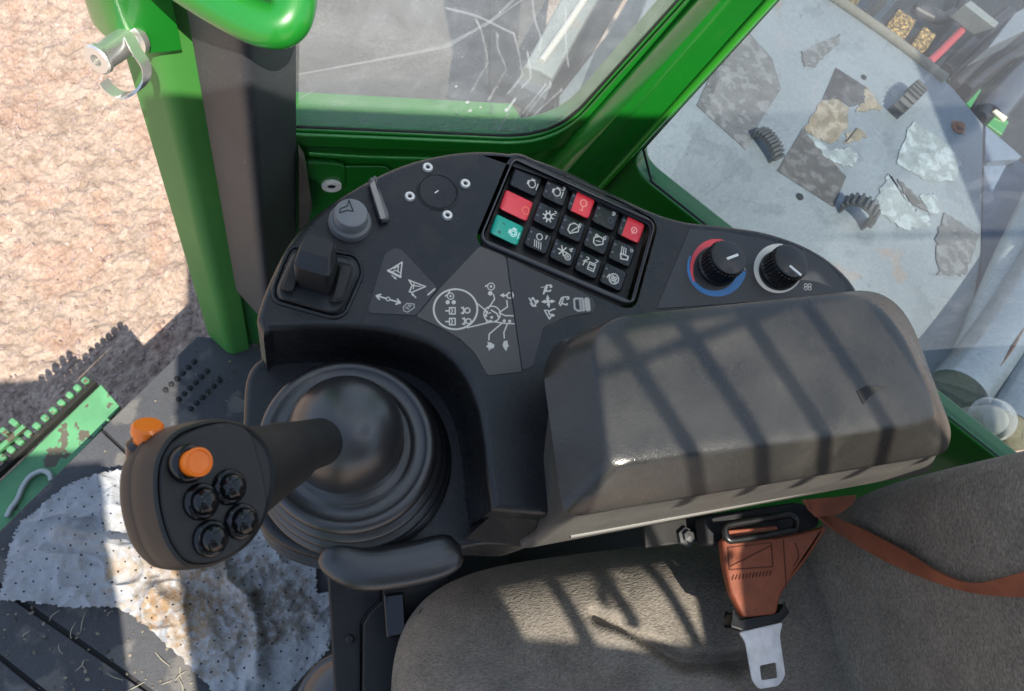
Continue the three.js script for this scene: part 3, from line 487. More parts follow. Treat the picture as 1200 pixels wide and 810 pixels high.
// --- print: keypad legends and stickers, drawn at their place on the console
const ctx = px2;
ctx.fillStyle = '#1b1c1f'; ctx.fillRect(0, 0, PR.w, PR.h);
let zo = [0, 0, 1], zy = CY;
const Q = (x, y) => KP(zo[0] + x / zo[2], zo[1] + y / zo[2], zy);
const INK = '#c2bfb6';
const ln = (pts, w = 6, col = INK, close = false) => { ctx.strokeStyle = col; ctx.lineWidth = w * .72; ctx.lineCap = ctx.lineJoin = 'round'; ctx.beginPath(); pts.forEach((p, i) => (i ? ctx.lineTo(...Q(...p)) : ctx.moveTo(...Q(...p)))); if (close) ctx.closePath(); ctx.stroke(); };
const fl = (pts, col = INK) => { ctx.fillStyle = col; ctx.beginPath(); pts.forEach((p, i) => (i ? ctx.lineTo(...Q(...p)) : ctx.moveTo(...Q(...p)))); ctx.closePath(); ctx.fill(); };
const circ = (x, y, rx, ry = rx) => { const o = []; for (let k = 0; k < 40; k++) o.push([x + rx * Math.cos(k / 40 * 6.2832), y + ry * Math.sin(k / 40 * 6.2832)]); return o; };
const arrow = (a, b, s, w) => { ln([a, b], w); const t = Math.atan2(b[1] - a[1], b[0] - a[0]); fl([[b[0] + s * Math.cos(t), b[1] + s * Math.sin(t)], [b[0] + s * .8 * Math.cos(t + 2.2), b[1] + s * .8 * Math.sin(t + 2.2)], [b[0] + s * .8 * Math.cos(t - 2.2), b[1] + s * .8 * Math.sin(t - 2.2)]]); };
const txt = (s, x, y, size, rot, col = INK) => { const [a, b] = Q(x, y); ctx.save(); ctx.translate(a, b); ctx.rotate(rot); ctx.fillStyle = col; ctx.font = `bold ${size}px sans-serif`; ctx.textAlign = 'center'; ctx.textBaseline = 'middle'; ctx.fillText(s, 0, 0); ctx.restore(); };
const stickers = {
  grapple: [[462, 291], [470, 293], [512, 338], [487, 370], [434, 367], [431, 364], [451, 298]],
  joystick: [[562, 289], [592, 301], [611, 436], [571, 440.5], [556, 414], [539, 397.5], [514, 383], [488, 371.5], [514, 340]],
  crane: [[594, 302], [680, 342], [694, 350], [698, 358], [694, 366], [664, 371], [636, 384], [624, 430], [612.5, 434]],
  climate: [[808, 269], [850, 272], [900, 282], [940, 293], [966, 307], [990, 332], [992, 346], [769, 362]],
};
const stC = { grapple: '#2e2f33', joystick: '#39393a', crane: '#22242b', climate: '#2d2f32' };
for (const k in stickers) { zo = [0, 0, 1]; fl(stickers[k], stC[k]); const P = stickers[k]; ln(P, 2, '#4a4b4d', true); }
// dust on the stickers
for (let i = 0; i < 5200; i++) { const k = rnd(); ctx.fillStyle = `rgba(${k < .8 ? '150,146,136' : '10,10,12'},${R(.03, .16)})`; ctx.beginPath(); ctx.arc(R(0, PR.w), R(0, PR.h), Math.pow(rnd(), 3) * 4 + .6, 0, 7); ctx.fill(); }
zo = [430, 280, 4.767];
{ // grapple sticker
  ln([[118, 180], [196, 132], [186, 214]], 5, undefined, true); ln([[118, 180], [186, 214]], 9); ln([[150, 170], [176, 152], [172, 182]], 4); ln([[128, 190], [160, 178], [182, 190]], 4); arrow([138, 206], [158, 222], 12, 4);
  ln([[234, 232], [252, 262], [236, 298], [252, 300], [326, 268], [252, 240]], 5, undefined, true); ln([[262, 252], [258, 282]], 4); ln([[252, 262], [300, 268]], 4); arrow([272, 330], [254, 312], 13, 5);
  ln([[62, 322], [176, 356]], 6); for (const [x, y, t] of [[52, 320, 3.43], [186, 359, .29]]) { ln([[x - 26 * Math.cos(t - .6), y - 26 * Math.sin(t - .6)], [x, y], [x - 26 * Math.cos(t + .6), y - 26 * Math.sin(t + .6)]], 6); } fl(circ(117, 338, 13)); fl(circ(117, 338, 7), stC.grapple);
  ln([[202, 384], [222, 362], [262, 366], [264, 386], [226, 412], [206, 404]], 4, '#9c9b97', true); fl([[212, 386], [232, 368], [250, 372], [232, 398]], '#8e8d89'); ln([[220, 376], [240, 388]], 4, stC.grapple);
  ln([[340, 314], [378, 282]], 6, '#b9b7b0');
  // joystick sticker
  ln(circ(494, 395, 122, 112), 7, undefined, true);
  ln([[612, 360], [662, 402]], 5); ln([[560, 498], [690, 467]], 5);
  const eng = (x, y, s) => { ln(circ(x, y, s * .8), 4, undefined, true); ln([[x - s, y - s * .3], [x - s * 1.3, y]], 5); fl(circ(x, y, s * .3)); };
  eng(466, 322, 22); fl(circ(450, 356, 12)); fl(circ(484, 356, 12)); ln([[452, 306], [462, 296]], 5);
  for (const [x, y] of [[470, 404], [470, 464]]) { ln([[x - 30, y], [x - 10, y]], 6); ln([[x - 10, y - 18], [x + 22, y - 18], [x + 22, y + 18], [x - 10, y + 18]], 5, undefined, true); ln([[x, y - 14], [x + 8, y], [x, y + 14]], 4); }
  for (const [x, y] of [[550, 402], [556, 462]]) { ln(circ(x + 10, y, 14), 5, undefined, true); ln([[x - 22, y - 16], [x - 4, y - 6]], 6); ln([[x - 22, y + 16], [x - 4, y + 6]], 6); ln([[x - 12, y - 20], [x - 12, y + 20]], 4); }
  ln(circ(698, 422, 46, 44), 5, undefined, true); fl(circ(668, 410, 8)); fl(circ(664, 432, 7)); fl(circ(696, 440, 8)); fl(circ(690, 462, 8)); fl(circ(668, 462, 6)); ln([[694, 400], [726, 420], [736, 444]], 6); ln([[660, 424], [690, 414]], 4);
  ln([[738, 414], [768, 430], [818, 432]], 5); ln([[716, 466], [770, 474], [822, 476]], 5); fl(circ(766, 460, 9)); fl(circ(796, 462, 9));
  ln([[676, 392], [712, 338], [706, 312]], 5); ln([[740, 412], [784, 382], [780, 346]], 5); ln([[752, 474], [682, 534], [680, 566]], 5); ln([[784, 476], [764, 524], [766, 556]], 5);
  eng(692, 268, 24); fl(circ(688, 306, 13)); fl([[740, 318], [764, 304], [766, 330]]); ln([[764, 318], [782, 318]], 6); ln(circ(796, 318, 15), 5, undefined, true); ln([[812, 302], [818, 318], [812, 334]], 4);
  fl([[664, 604], [676, 590], [670, 576], [690, 580], [712, 594], [708, 612], [690, 616], [680, 630], [678, 612]]); fl([[756, 596], [764, 572], [784, 570], [786, 590], [794, 602], [784, 606], [778, 630], [766, 616]]);
}
zo = [600, 320, 12];
{ // crane sticker
  arrow([500, 405], [499, 352], 44, 9); arrow([500, 405], [512, 456], 44, 9); arrow([500, 405], [446, 408], 44, 9); arrow([500, 405], [568, 403], 44, 9);
  ln([[440, 296], [456, 240], [480, 180], [545, 176], [556, 198], [536, 206]], 6); ln([[440, 296], [462, 262], [530, 258], [540, 246]], 6); ln([[408, 208], [474, 196]], 4, '#a9a69e'); ln([[490, 200], [470, 255]], 6);
  ln([[660, 440], [690, 360], [720, 345], [790, 340], [796, 366], [770, 372]], 6); ln([[676, 462], [700, 432], [764, 454], [772, 436]], 6); ln([[700, 360], [720, 372], [694, 432]], 5);
  ln([[240, 360], [300, 470], [330, 470], [322, 442], [366, 404], [350, 390], [318, 412], [312, 380], [290, 352], [276, 380]], 6); ln([[250, 430], [286, 474]], 4);
  ln([[455, 530], [522, 650], [546, 612], [588, 604], [580, 590], [524, 588], [512, 550], [560, 520], [600, 512]], 6); ln([[474, 528], [520, 536]], 5);
  ln([[870, 380], [890, 362], [990, 366], [1010, 528], [920, 536], [878, 506]], 8, '#a3a39d', true); fl([[884, 396], [944, 398], [948, 440], [888, 440]], '#0f1013'); fl([[888, 450], [948, 450], [950, 500], [906, 500]], '#0f1013'); ln([[955, 390], [970, 520]], 12, '#8d8d88'); ln([[1050, 384], [1064, 508]], 22, '#a9a69e');
}
zo = [770, 250, 5];
{ // climate sticker: temperature ring, fan ring
  const ringArc = (cx, cy, rx, ry, a0, a1, w0, w1, col) => { const o = [], i = []; for (let k = 0; k <= 40; k++) { const u = k / 40, a = (a0 + (a1 - a0) * u) * Math.PI / 180, w = w0 + (w1 - w0) * u; o.push([cx + rx * Math.cos(a), cy + ry * Math.sin(a)]); i.unshift([cx + (rx - w) * Math.cos(a), cy + (ry - w) * Math.sin(a)]); } fl([...o, ...i], col); };
  ringArc(348, 320, 174, 170, 8, 205, 52, 10, '#2e6ea6'); ringArc(344, 320, 152, 168, 150, 332, 10, 62, '#d8434c');
  ringArc(708, 325, 144, 145, -28, -330, 58, 4, '#cfcbc2');
  for (let k = 0; k < 4; k++) ln([[482 + k * 9, 292], [486 + k * 8, 326]], 2.5, '#b9b6ae'); ln([[488, 330], [520, 334]], 3, '#b9b6ae');
  for (const [x, y] of [[870, 424], [892, 424], [868, 442], [892, 442]]) ln(circ(x, y, 9), 3.5, '#c9c6be', true);
}
// keypad: legends in the keypad's own axes
zo = [560, 180, 4.5]; zy = CY - .002;
const keyC = (c, r) => (c ? [277 + c * 132 - r * 46, 138 + c * 65 + r * 127] : [250 - r * 49, 146 + r * 129]);
const kU = [.90, .43], kV = [-.33, .94];                                  // directions of a row and a column
const red = [[0, 1], [2, 0], [4, 0]], kRot = .455;
{
  const k3 = (c, r, pts) => { const [x, y] = keyC(c, r); return pts.map(([u0, v0]) => { const f = .86, u = Math.abs(u0) > 90 ? u0 : (u0 - 20) * f + (c ? 8 : 38), v = v0 * f; return [x + u * kU[0] + v * kV[0], y + u * kU[1] + v * kV[1]]; }); };
  const L3 = (c, r, pts, w = 6, close = false, col) => ln(k3(c, r, pts), w * .8, col, close), C3 = (c, r, x, y, s, w = 6, col) => ln(k3(c, r, circ(x, y, s)), w * .8, col, true), F3 = (c, r, pts, col) => fl(k3(c, r, pts), col);
  const body = (c, r, u0, u1, col) => { const [x, y] = keyC(c, r); fl([[u0, -60], [u1, -60], [u1, 60], [u0, 60]].map(([u, v]) => [x + u * kU[0] + v * kV[0], y + u * kU[1] + v * kV[1]]), col); };
  body(0, 1, -90, 88, '#e8404a'); body(0, 2, -90, 88, '#12a58c'); body(2, 0, -38, 76, '#e63a46'); body(4, 0, -34, 76, '#d63540');
  const num = (c, r, s) => { const [x, y] = k3(c, r, [[52, -36]])[0]; txt(s, x, y, 20, kRot + .2); };
  const engine = (c, r, col) => { C3(c, r, 20, 0, 22, 6, col); L3(c, r, [[-8, -10], [-8, 12]], 6, false, col); L3(c, r, [[10, -28], [32, -28]], 6, false, col); L3(c, r, [[56, -16], [56, 20]], 6, false, col); };
  engine(0, 0); engine(1, 0); num(1, 0, '3'); C3(0, 1, 42, 4, 22, 7, '#f3735c'); engine(0, 2, '#cfeee2'); C3(0, 2, 20, 0, 12, 6, '#cfeee2');
  F3(0, 2, [[-62, -28], [-44, -28], [-44, -22], [-62, -22]], '#0d5a50'); F3(0, 2, [[-72, 26], [-54, 26], [-54, 40], [-72, 40]], '#0d5a50');
  C3(1, 1, 20, 0, 18, 9); for (let k = 0; k < 8; k++) { const t = k * .785; L3(1, 1, [[20 + 22 * Math.cos(t), 22 * Math.sin(t)], [20 + 34 * Math.cos(t), 34 * Math.sin(t)]], 8); } num(1, 1, '2');
  C3(1, 2, 12, -20, 18, 6); for (let k = 0; k < 4; k++) L3(1, 2, [[-10 + k * 14, 8], [2 + k * 14, 46]], 5); num(1, 2, '1');
  C3(2, 0, 26, -12, 20, 6, '#f4a08c'); L3(2, 0, [[26, 8], [34, 34], [16, 34]], 5, false, '#f4a08c');
  L3(2, 1, [[-8, -14], [14, -34], [48, -30], [54, 4], [10, 34], [-10, 20]], 7, true); L3(2, 1, [[14, 20], [40, -18]], 6); num(2, 1, '5');
  for (let k = 0; k < 6; k++) { const t = k * 1.047; L3(2, 2, [[4, -6], [4 + 30 * Math.cos(t), -6 + 30 * Math.sin(t)]], 7); } C3(2, 2, 46, 14, 18, 6); C3(2, 2, 46, 14, 6, 5); num(2, 2, '4');
  num(3, 0, '9'); C3(3, 0, 46, 10, 16, 3, '#56585c');
  L3(3, 1, [[-12, -8], [10, -28], [44, -26], [52, 6], [16, 30], [-6, 20]], 7, true); C3(3, 1, 0, -26, 8, 6); L3(3, 1, [[6, 4], [34, -2]], 6); num(3, 1, '6');
  L3(3, 2, [[14, -18], [54, -18], [54, 26], [14, 26]], 7, true); L3(3, 2, [[24, -8], [44, -8]], 6); L3(3, 2, [[24, 14], [44, 14]], 5); txt('1', ...k3(3, 2, [[-20, 4]])[0], 24, kRot + .2); txt('2', ...k3(3, 2, [[-8, -24]])[0], 24, kRot + .2); num(3, 2, '7');
  C3(4, 0, 34, 0, 17, 6, '#f0a79b'); L3(4, 0, [[28, 24], [34, -6]], 5, false, '#f0a79b');
  for (let k = 0; k < 3; k++) L3(4, 1, [[-2 + k * 14, -34], [6 + k * 14, 4]], 6); L3(4, 1, [[4, 8], [54, 4], [56, 26], [16, 36]], 8, true); C3(4, 1, 62, -38, 8, 4);
  C3(4, 2, 18, 10, 30, 7); for (const [x, y] of [[8, 2], [28, 2], [8, 20], [28, 20]]) C3(4, 2, x, y, 7, 6); L3(4, 2, [[-18, -4], [-24, 20]], 6);
}
const printT = new THREE.CanvasTexture(pc); printT.colorSpace = THREE.SRGBColorSpace; printT.magFilter = THREE.LinearFilter; printT.anisotropy = 8;
M.print = mat(lin(1, 1, 1), .42, { map: printT });
M.keys = mat(lin(1, 1, 1), .26, { map: printT });
for (const k of Object.keys(stickers)) {
  const nm = { grapple: 'grapple symbols sticker', joystick: 'joystick diagram sticker', crane: 'crane movement sticker', climate: 'dark panel sticker behind the dials' }[k];
  const m = mesh('sticker', planUV(slab(roundPoly(Y(stickers[k], CY), .002, 3), CY + .0002, CY + .0007, .0002)), M.print, cons, nm);
}
{ // keypad: floor, rim, fifteen keys
  const floor = mesh('keypad', slab(roundPoly(Y(kpC, CY), .007, 6), CY - .016, CY - .010, .001), M.black, cons);
  const cen = kpC.reduce((s, p) => s.add(aty(...p, CY)), V(0, 0, 0)).multiplyScalar(.25), grow = (f) => roundPoly(Y(kpC, CY).map((p) => { const d = p.clone().sub(cen); return cen.clone().addScaledVector(d.normalize(), p.distanceTo(cen) + f); }), .009, 6);
  mesh('rim', slab(grow(.0034), CY - .004, CY + .0026, .0012, [grow(.0004)]), mat(lin(.05, .05, .053), .32), floor);
  for (let r = 0; r < 3; r++) for (let c = 0; c < 5; c++) {
    const [x, y] = keyC(c, r), P = (u, v, yy) => aty(560 + (x + u * kU[0] + v * kV[0]) / 4.5, 180 + (y + u * kU[1] + v * kV[1]) / 4.5, yy);
    const big = c === 0, ring = (s, yy, rad) => { const a = big ? 82 : 66; return roundPoly([P(-a * s, -56 * s, yy), P(a * s, -56 * s, yy), P(a * s, 56 * s, yy), P(-a * s, 56 * s, yy)], rad, 5); };
    const g = loft([ring(1.0, CY - .0098, .003), ring(1.0, CY - .005, .003), ring(.97, CY - .0028, .003), ring(.9, CY - .0016, .003), ring(.6, CY - .0013, .003)], { angle: 1 });
    mesh('key', planUV(g), M.keys, floor);
    if (!(red.some(([a, b]) => a === c && b === r) && c === 0)) for (const v of [-30, 24]) if (!(c === 0)) mesh('indicator_light', turn([[.0013, 0], [.0013, .0006], [.0007, .001], [0, .0011]], P(-48, v * .8, CY - .0021), V(0, 1, 0), 10), mat(lin(.10, .10, .11), .25), floor);
  }
}
{ // round blanking cover with four screws
  const C = aty(513, 225, CY);
  const cov = mesh('round_cover', turn([[0, .0008], [.0150, .0008], [.0156, .0002], [.0156, -.001]], C, V(0, 1, 0), 48), M.console, cons);
  mesh('groove_ring', turn([[.0158, 0], [.0158, .0005], [.0166, .0009], [.0172, .0005], [.0172, 0]], C, V(0, 1, 0), 56), mat(lin(.012, .012, .013), .4), cons);
  mesh('mark', planUV(slab(Y([[509, 226.5], [513, 223.5], [513.8, 224.6], [509.8, 227.6]], CY), CY + .0009, CY + .0012, 0)), M.white, cons);
  for (const [a, b] of [[501, 197], [545, 216], [480, 231], [524, 253]]) {
    const s = mesh('screw', turn([[.0014, .0012], [.0022, .0024], [.0036, .0024], [.0044, .0012], [.0044, 0]], aty(a, b, CY), V(0, 1, 0), 20), mat(lin(.62, .62, .60), .35, { metalness: .4 }), cons);
    mesh('socket', turn([[0, .0013], [.0016, .0013], [.0016, .0002]], aty(a, b, CY), V(0, 1, 0), 12), M.dark, s);
  }
}
{ // horn button
  const B = aty(410, 262, CY), hb = mesh('horn_button', turn([[.0165, 0], [.0165, .003], [.0155, .006], [.0130, .0072]], B, V(0, 1, 0), 40), M.greyPlastic, cons, 'grey round horn button');
  mesh('cap', turn([[.0128, .004], [.0126, .0155], [.0118, .0172], [.0098, .0178], [0, .0176]], B, V(0, 1, 0), 40), mat(lin(.17, .18, .185), .6, { bumpMap: grainT, bumpScale: .0002 }), hb);
  const s = (l) => l.map(([a, b]) => aty(a, b, CY + .0185));
  const hm = mat(lin(.03, .032, .034), .7); for (const l of [[[398, 249], [407, 246]], [[399, 244], [407, 241]], [[398, 249], [399, 244]], [[407, 246], [414, 247]], [[407, 241], [409, 234]], [[414, 247], [409, 234]]]) mesh('horn_mark', sweep(s(l).map((p) => p.setY(CY + .0179)), [.0005], 6, 8), hm, hb);
  // clip beside it
  const c = [[431, 214], [440, 208], [456, 256], [455, 262], [444, 264]], cl = mesh('clip', slab(roundPoly(Y(c, CY), .002, 3), CY, CY + .007, .0025, [], .5), mat(lin(.075, .078, .085), .4), cons);
  mesh('clip_face', slab(roundPoly(Y([[433, 216], [439, 212], [452, 256], [446, 258]], CY + .007), .0015, 3), CY + .0071, CY + .0082, .0004), mat(lin(.22, .21, .20), .3), cl);
}
{ // rocker switch in its frame
  const ring = (l, y, r) => roundPoly(l.map(([a, b]) => aty(a, b, y)), r, 5);
  const fr = [[345, 292], [412, 302], [421, 318], [402, 362], [390, 368], [326, 350], [324, 338]];
  const sw = mesh('rocker_switch', loft([ring(fr, CY - .001, .006), ring(fr, CY + .004, .006), ring(fr.map(([a, b]) => [372 + (a - 372) * .93, 330 + (b - 330) * .93]), CY + .006, .005)], { angle: .5 }), mat(lin(.02, .021, .023), .35), cons, 'tall black rocker switch');
  mesh('side_wing', loft([ring([[394, 306], [414, 310], [401, 354], [384, 356]], CY + .0062, .004), ring([[397, 308], [415, 312], [403, 352], [388, 355]], CY + .011, .004), ring([[400, 312], [412, 314], [401, 348], [391, 350]], CY + .0128, .003)], { angle: .6 }), M.black, sw);
  mesh('side_wing', loft([ring([[346, 298], [356, 300], [344, 344], [328, 340]], CY + .0062, .004), ring([[346, 299], [355, 301], [343, 342], [330, 339]], CY + .013, .004)], { angle: .6 }), M.black, sw);
  const b0 = aty(372, 338, CY + .006), prof = (l) => l.map(([a, b, y]) => aty(a, b, y));
  // cap: high ridge, two facets
  const A = [prof([[346, 334, CY + .0065], [388, 347, CY + .0065], [397, 308, CY + .0065], [357, 299, CY + .0065]]), prof([[344, 324, CY + .026], [385, 336, CY + .026], [397, 300, CY + .028], [355, 287, CY + .028]]), prof([[343, 312, CY + .040], [386, 325, CY + .040], [395, 296, CY + .041], [353, 283, CY + .041]]), prof([[350, 292, CY + .046], [387, 303, CY + .046], [391, 283, CY + .046], [361, 272, CY + .046]])];
  mesh('rocker', loft(A.map((r) => roundPoly(r, .004, 4)), { angle: .45 }), mat(lin(.045, .047, .05), .42, { map: again(dustT, .1) }), sw);
  // raised switch surround moulded in the console
  mesh('surround', tubeLoop(ring([[340, 288], [418, 299], [426, 318], [404, 368], [392, 373], [321, 353], [320, 338]], CY + .0004, .007), .0018, V(0, 0, 0)), M.console, sw);
}
{ // two dials
  const dial = (bx, by, tx, ty, mk0, mk1, label) => {
    const B = aty(bx, by, CY), T = aty(tx, ty, CY + .022), D = V(0, 1, 0);
    const prof = (r) => r;
    const d = mesh('dial', turn([[.0182, .0012], [.0182, .003], [.0166, .005], [.0163, .019], [.0157, .0212], [.0142, .0222], [0, .0224]], B, D, 48), mat(lin(.018, .018, .02), .38), cons, label);
    for (let k = 0; k < 30; k++) { const t = k / 30 * 6.2832, p = B.clone().add(V(Math.cos(t) * .0163, .0115, Math.sin(t) * .0163)); mesh('rib', boxAt(p, .0022, .0145, .0021, -t, .0006), M.black, d); }
    const a = aty(...mk0, CY + .0228), b = aty(...mk1, CY + .0228), m = a.clone().lerp(b, .5), dd = b.clone().sub(a);
    mesh('pointer', boxAt(m.setY(CY + .0226), a.distanceTo(b), .0014, .0024, -Math.atan2(dd.z, dd.x), .0004), M.white, d);
    return d;
  };
  dial(839.5, 314, 845, 305, [852, 303.5], [865, 298.5], 'temperature dial with a red and blue ring');
  dial(911.5, 318, 916, 308, [925.5, 311.5], [939, 323], 'fan dial with a white ring');
}

// ------------------------------------------------------------------ joystick
const joy = thing('joystick', 'black joystick with a five button head and pleated rubber boot', 'joystick');
{
  const BC = aty(418, 540, .622);
  const shear = new THREE.Matrix4().set(1, -.20, 0, .20 * .622, 0, 1, 0, 0, 0, -.15, 1, .15 * .622, 0, 0, 0, 1);
  const boot = mesh('boot', turn([[.073, 0], [.0762, .002], [.0770, .0045], [.0758, .007], [.0715, .0090], [.0702, .0100], [.0728, .0122], [.0738, .0148], [.0728, .0172], [.0688, .0192], [.0672, .0202], [.0695, .0226], [.0703, .0252], [.0692, .0276], [.0652, .0296], [.0636, .0306], [.0655, .033], [.0664, .0358], [.0658, .0388], [.0636, .0412], [.0606, .0420], [.0582, .0410], [.0560, .0398], [.0520, .0396], [.0484, .0400], [.0476, .0416], [.0456, .0428], [.0418, .0430], [.0405, .0440], [.038, .046], [.02, .047]], BC, V(0, 1, 0), 72, 1.2).applyMatrix4(shear), M.rubber, joy, 'pleated black rubber boot');
  const DC = aty(405, 510, .668);
  mesh('boot_cap', turn([[.0432, -.005], [.0426, .004], [.0412, .014], [.0384, .024], [.0335, .0335], [.0262, .0412], [.0165, .0462], [.008, .0482], [0, .0486]], DC, V(.02, 1, -.06), 56, 1.2), mat(lin(.024, .024, .025), .34, { ior: 1.75, bumpMap: again(grainT, .05), bumpScale: .0001 }), joy);
  // grip face
  const F0 = aty(246, 578, .885), v = CAM.clone().sub(F0).normalize(), n = v.clone().multiplyScalar(.80).addScaledVector(cX, .58).addScaledVector(cY, .06).normalize();
  const f = (px, py) => onPl(px, py, F0, n);
  const rim = smooth([[203, 507], [232, 494], [265, 490], [295, 499], [316, 520], [325, 548], [323, 580], [312, 612], [295, 638], [270, 656], [245, 666], [218, 665], [199, 645], [186, 612], [180, 572], [184, 536]].map(([a, b]) => f(a, b)), 80);
  const c = rim.reduce((s, p) => s.add(p), V(0, 0, 0)).divideScalar(rim.length);
  const ring = (s, o, sh = 0) => rim.map((p) => c.clone().add(p.clone().sub(c).multiplyScalar(s)).addScaledVector(n, o).addScaledVector(cY, sh));
  // stem
  const head = c.clone().addScaledVector(n, -.02);
  const sp = [aty(400, 512, .678), aty(376, 518, .705), aty(352, 525, .750), aty(324, 538, .815), head.clone().lerp(aty(330, 534, .815), .3)];
  mesh('stem', sweep(sp, [.0165, .0166, .0168, .0176, .0192, .0250], 32, 60), M.grip, joy);
  const hd = mesh('head', loft([ring(.90, -.0015), ring(.945, -.0002), ring(.985, -.0016), ring(1.0, -.005), ring(1.015, -.012), ring(1.02, -.0195), ring(1.013, -.0200), ring(1.013, -.0212), ring(1.02, -.0218), ring(1.0, -.030), ring(.95, -.036), ring(.85, -.0415), ring(.68, -.0455), ring(.4, -.048)].reverse(), { angle: .5 }), M.grip, joy);
  const face = smooth([[212, 513], [236, 502], [262, 497], [283, 501], [294, 512]].map(([a, b]) => f(a, b)), 20, false).concat(smooth([[300, 532], [307, 560], [311, 588], [308, 602], [294, 628], [272, 648], [246, 658], [220, 656], [204, 638], [193, 608], [188, 572], [191, 540], [200, 522]].map(([a, b]) => f(a, b)), 50, false));
  mesh('face_plate', plate(face, F0, n, -.0012, .0008, .0005), M.grip, hd);
  mesh('face_groove', tubeLoop(face, .00045, n.clone().multiplyScalar(.0001)), M.dark, hd);
  const button = (px, py, m, lab) => {
    const P = f(px, py), b = mesh('button', turn([[.0080, .0004], [.0080, .0014], [.0076, .0026], [.0068, .0034], [.0060, .0036], [.0057, .0030]], P, n, 36, .9), M.gloss, hd, lab);
    mesh('cap', turn([[.0056, .0028], ...Array.from({ length: 11 }, (_, k) => [.0056 * Math.cos(k / 10 * Math.PI / 2), .0042 + .0042 * Math.sin(k / 10 * Math.PI / 2)])], P, n, 40, 1.3), m, b);
  };
  const orangeP = f(217, 544);
  { const b = mesh('button', turn([[.0082, .0004], [.0082, .004], [.0072, .006], [.0062, .0064]], orangeP, n, 36, .9), M.gloss, hd, 'orange push button'); mesh('cap', turn([[.0056, .005], [.0056, .010], [.0061, .0105], [.0061, .0118], [.0052, .0122], [.0046, .0114], [0, .0110]], orangeP, n, 32, .5), M.orange, b); }
  for (const [a, b] of [[234, 588], [267, 571], [281, 611], [245, 631]]) button(a, b, M.gloss, 'glossy black push button');
  // second orange button on the far side
  const tb = f(209, 516).addScaledVector(n, -.030), td = cY.clone().multiplyScalar(.72).addScaledVector(cX, .10).addScaledVector(cZ, -.1).add(V(0, .55, 0)).normalize();
  const b2 = mesh('button', turn([[.0084, -.006], [.0084, .0015], [.0070, .003], [.0055, .0034]], tb, td, 32), M.gloss, hd);
  mesh('cap', turn([[.0056, .003], [.0056, .0065], [.0068, .0072], [.0068, .0105], [.0058, .0118], [0, .012]], tb, td, 32), M.orange, b2);
}

// ------------------------------------------------------------------ armrest
const arm = thing('armrest', 'padded black vinyl armrest with striped sunlight and a small tear', 'armrest');
{
  const lo = [[631, 398], [1052, 333], [1124, 526], [660, 606]], hi = [[687, 374], [1036, 338], [1106, 497], [714, 549]];
  const lw = [[632, 400], [1054, 337], [1123, 530], [662, 608]];
  const rr = [.036, .05, .026, .012];
  const P = (l, y, r = rr, k = 0) => { const p = Y(l, y); if (k) { const c = p.reduce((s, q) => s.add(q), V(0, 0, 0)).divideScalar(4); p.forEach((q) => q.add(c.clone().sub(q).setY(0).normalize().multiplyScalar(k))); } return roundPoly(p, r, 10); };
  const mix = (a, b, t) => a.map((p, i) => p.clone().lerp(b[i], t));
  const A = P(lo, .757), B = P(hi, .787);
  const top = P(hi, .7895, rr, .012), top2 = P(hi, .7905, rr.map((q) => q * .8), .035), top3 = P(hi, .7912, [.01, .01, .01, .01], .07);
  const arc = [[.0, 0], [.45, .45], [.84, .84], [.92, .915], [.97, .965], [1, .99]];
  const rings = [P(lw, .7485, rr, .004), P(lw, .7515), A, ...arc.slice(1).map(([t, h]) => { const m = mix(A, B, t); m.forEach((q) => { q.y = .757 + (.787 - .757) * h; }); return m; }), P(hi, .7878, rr, .003), top, top2, top3];
  mesh('pad', loft(rings, { angle: 1.1 }), M.vinyl, arm);
  // shell under the pad
  const s0 = P([[640, 410], [1046, 347], [1114, 526], [664, 602]], .7475), s1 = P([[640, 410], [1050, 345], [1112, 532], [658, 609]], .735), s2 = P([[650, 430], [1030, 370], [1102, 552], [625, 638]], .655), s3 = P([[660, 440], [1010, 390], [1092, 553], [606, 645]], .64), s4 = P([[680, 470], [1000, 420], [1050, 545], [640, 630]], .63);
  mesh('shell', loft([s0, s1, s2, s3, s4].reverse(), { angle: .9 }), M.tray, arm, 'grey underside shell of the armrest');
  mesh('shell_bead', sweep([[668, 628], [800, 604], [950, 575], [1085, 547]].map(([a, b]) => aty(a, b, .662)), [.0022], 8, 30), mat(lin(.16, .155, .14), .4), arm);
  // torn flap of vinyl
  const fp = [[1004, 458], [1016, 452], [1040, 453], [1030, 458], [1020, 464], [1012, 474]], pts = Y(fp, .7915);
  mesh('torn_flap', slab(pts.map((p) => p.clone()), .7912, .7918, .0002), mat(lin(.018, .018, .018), .9), arm, 'small tear in the vinyl');
  const bracket = slab(roundPoly(Y([[690, 480], [980, 430], [1000, 500], [700, 540]], .63), .01, 4), .52, .6325, .003); mesh('bracket', bracket, M.dark, arm);
}

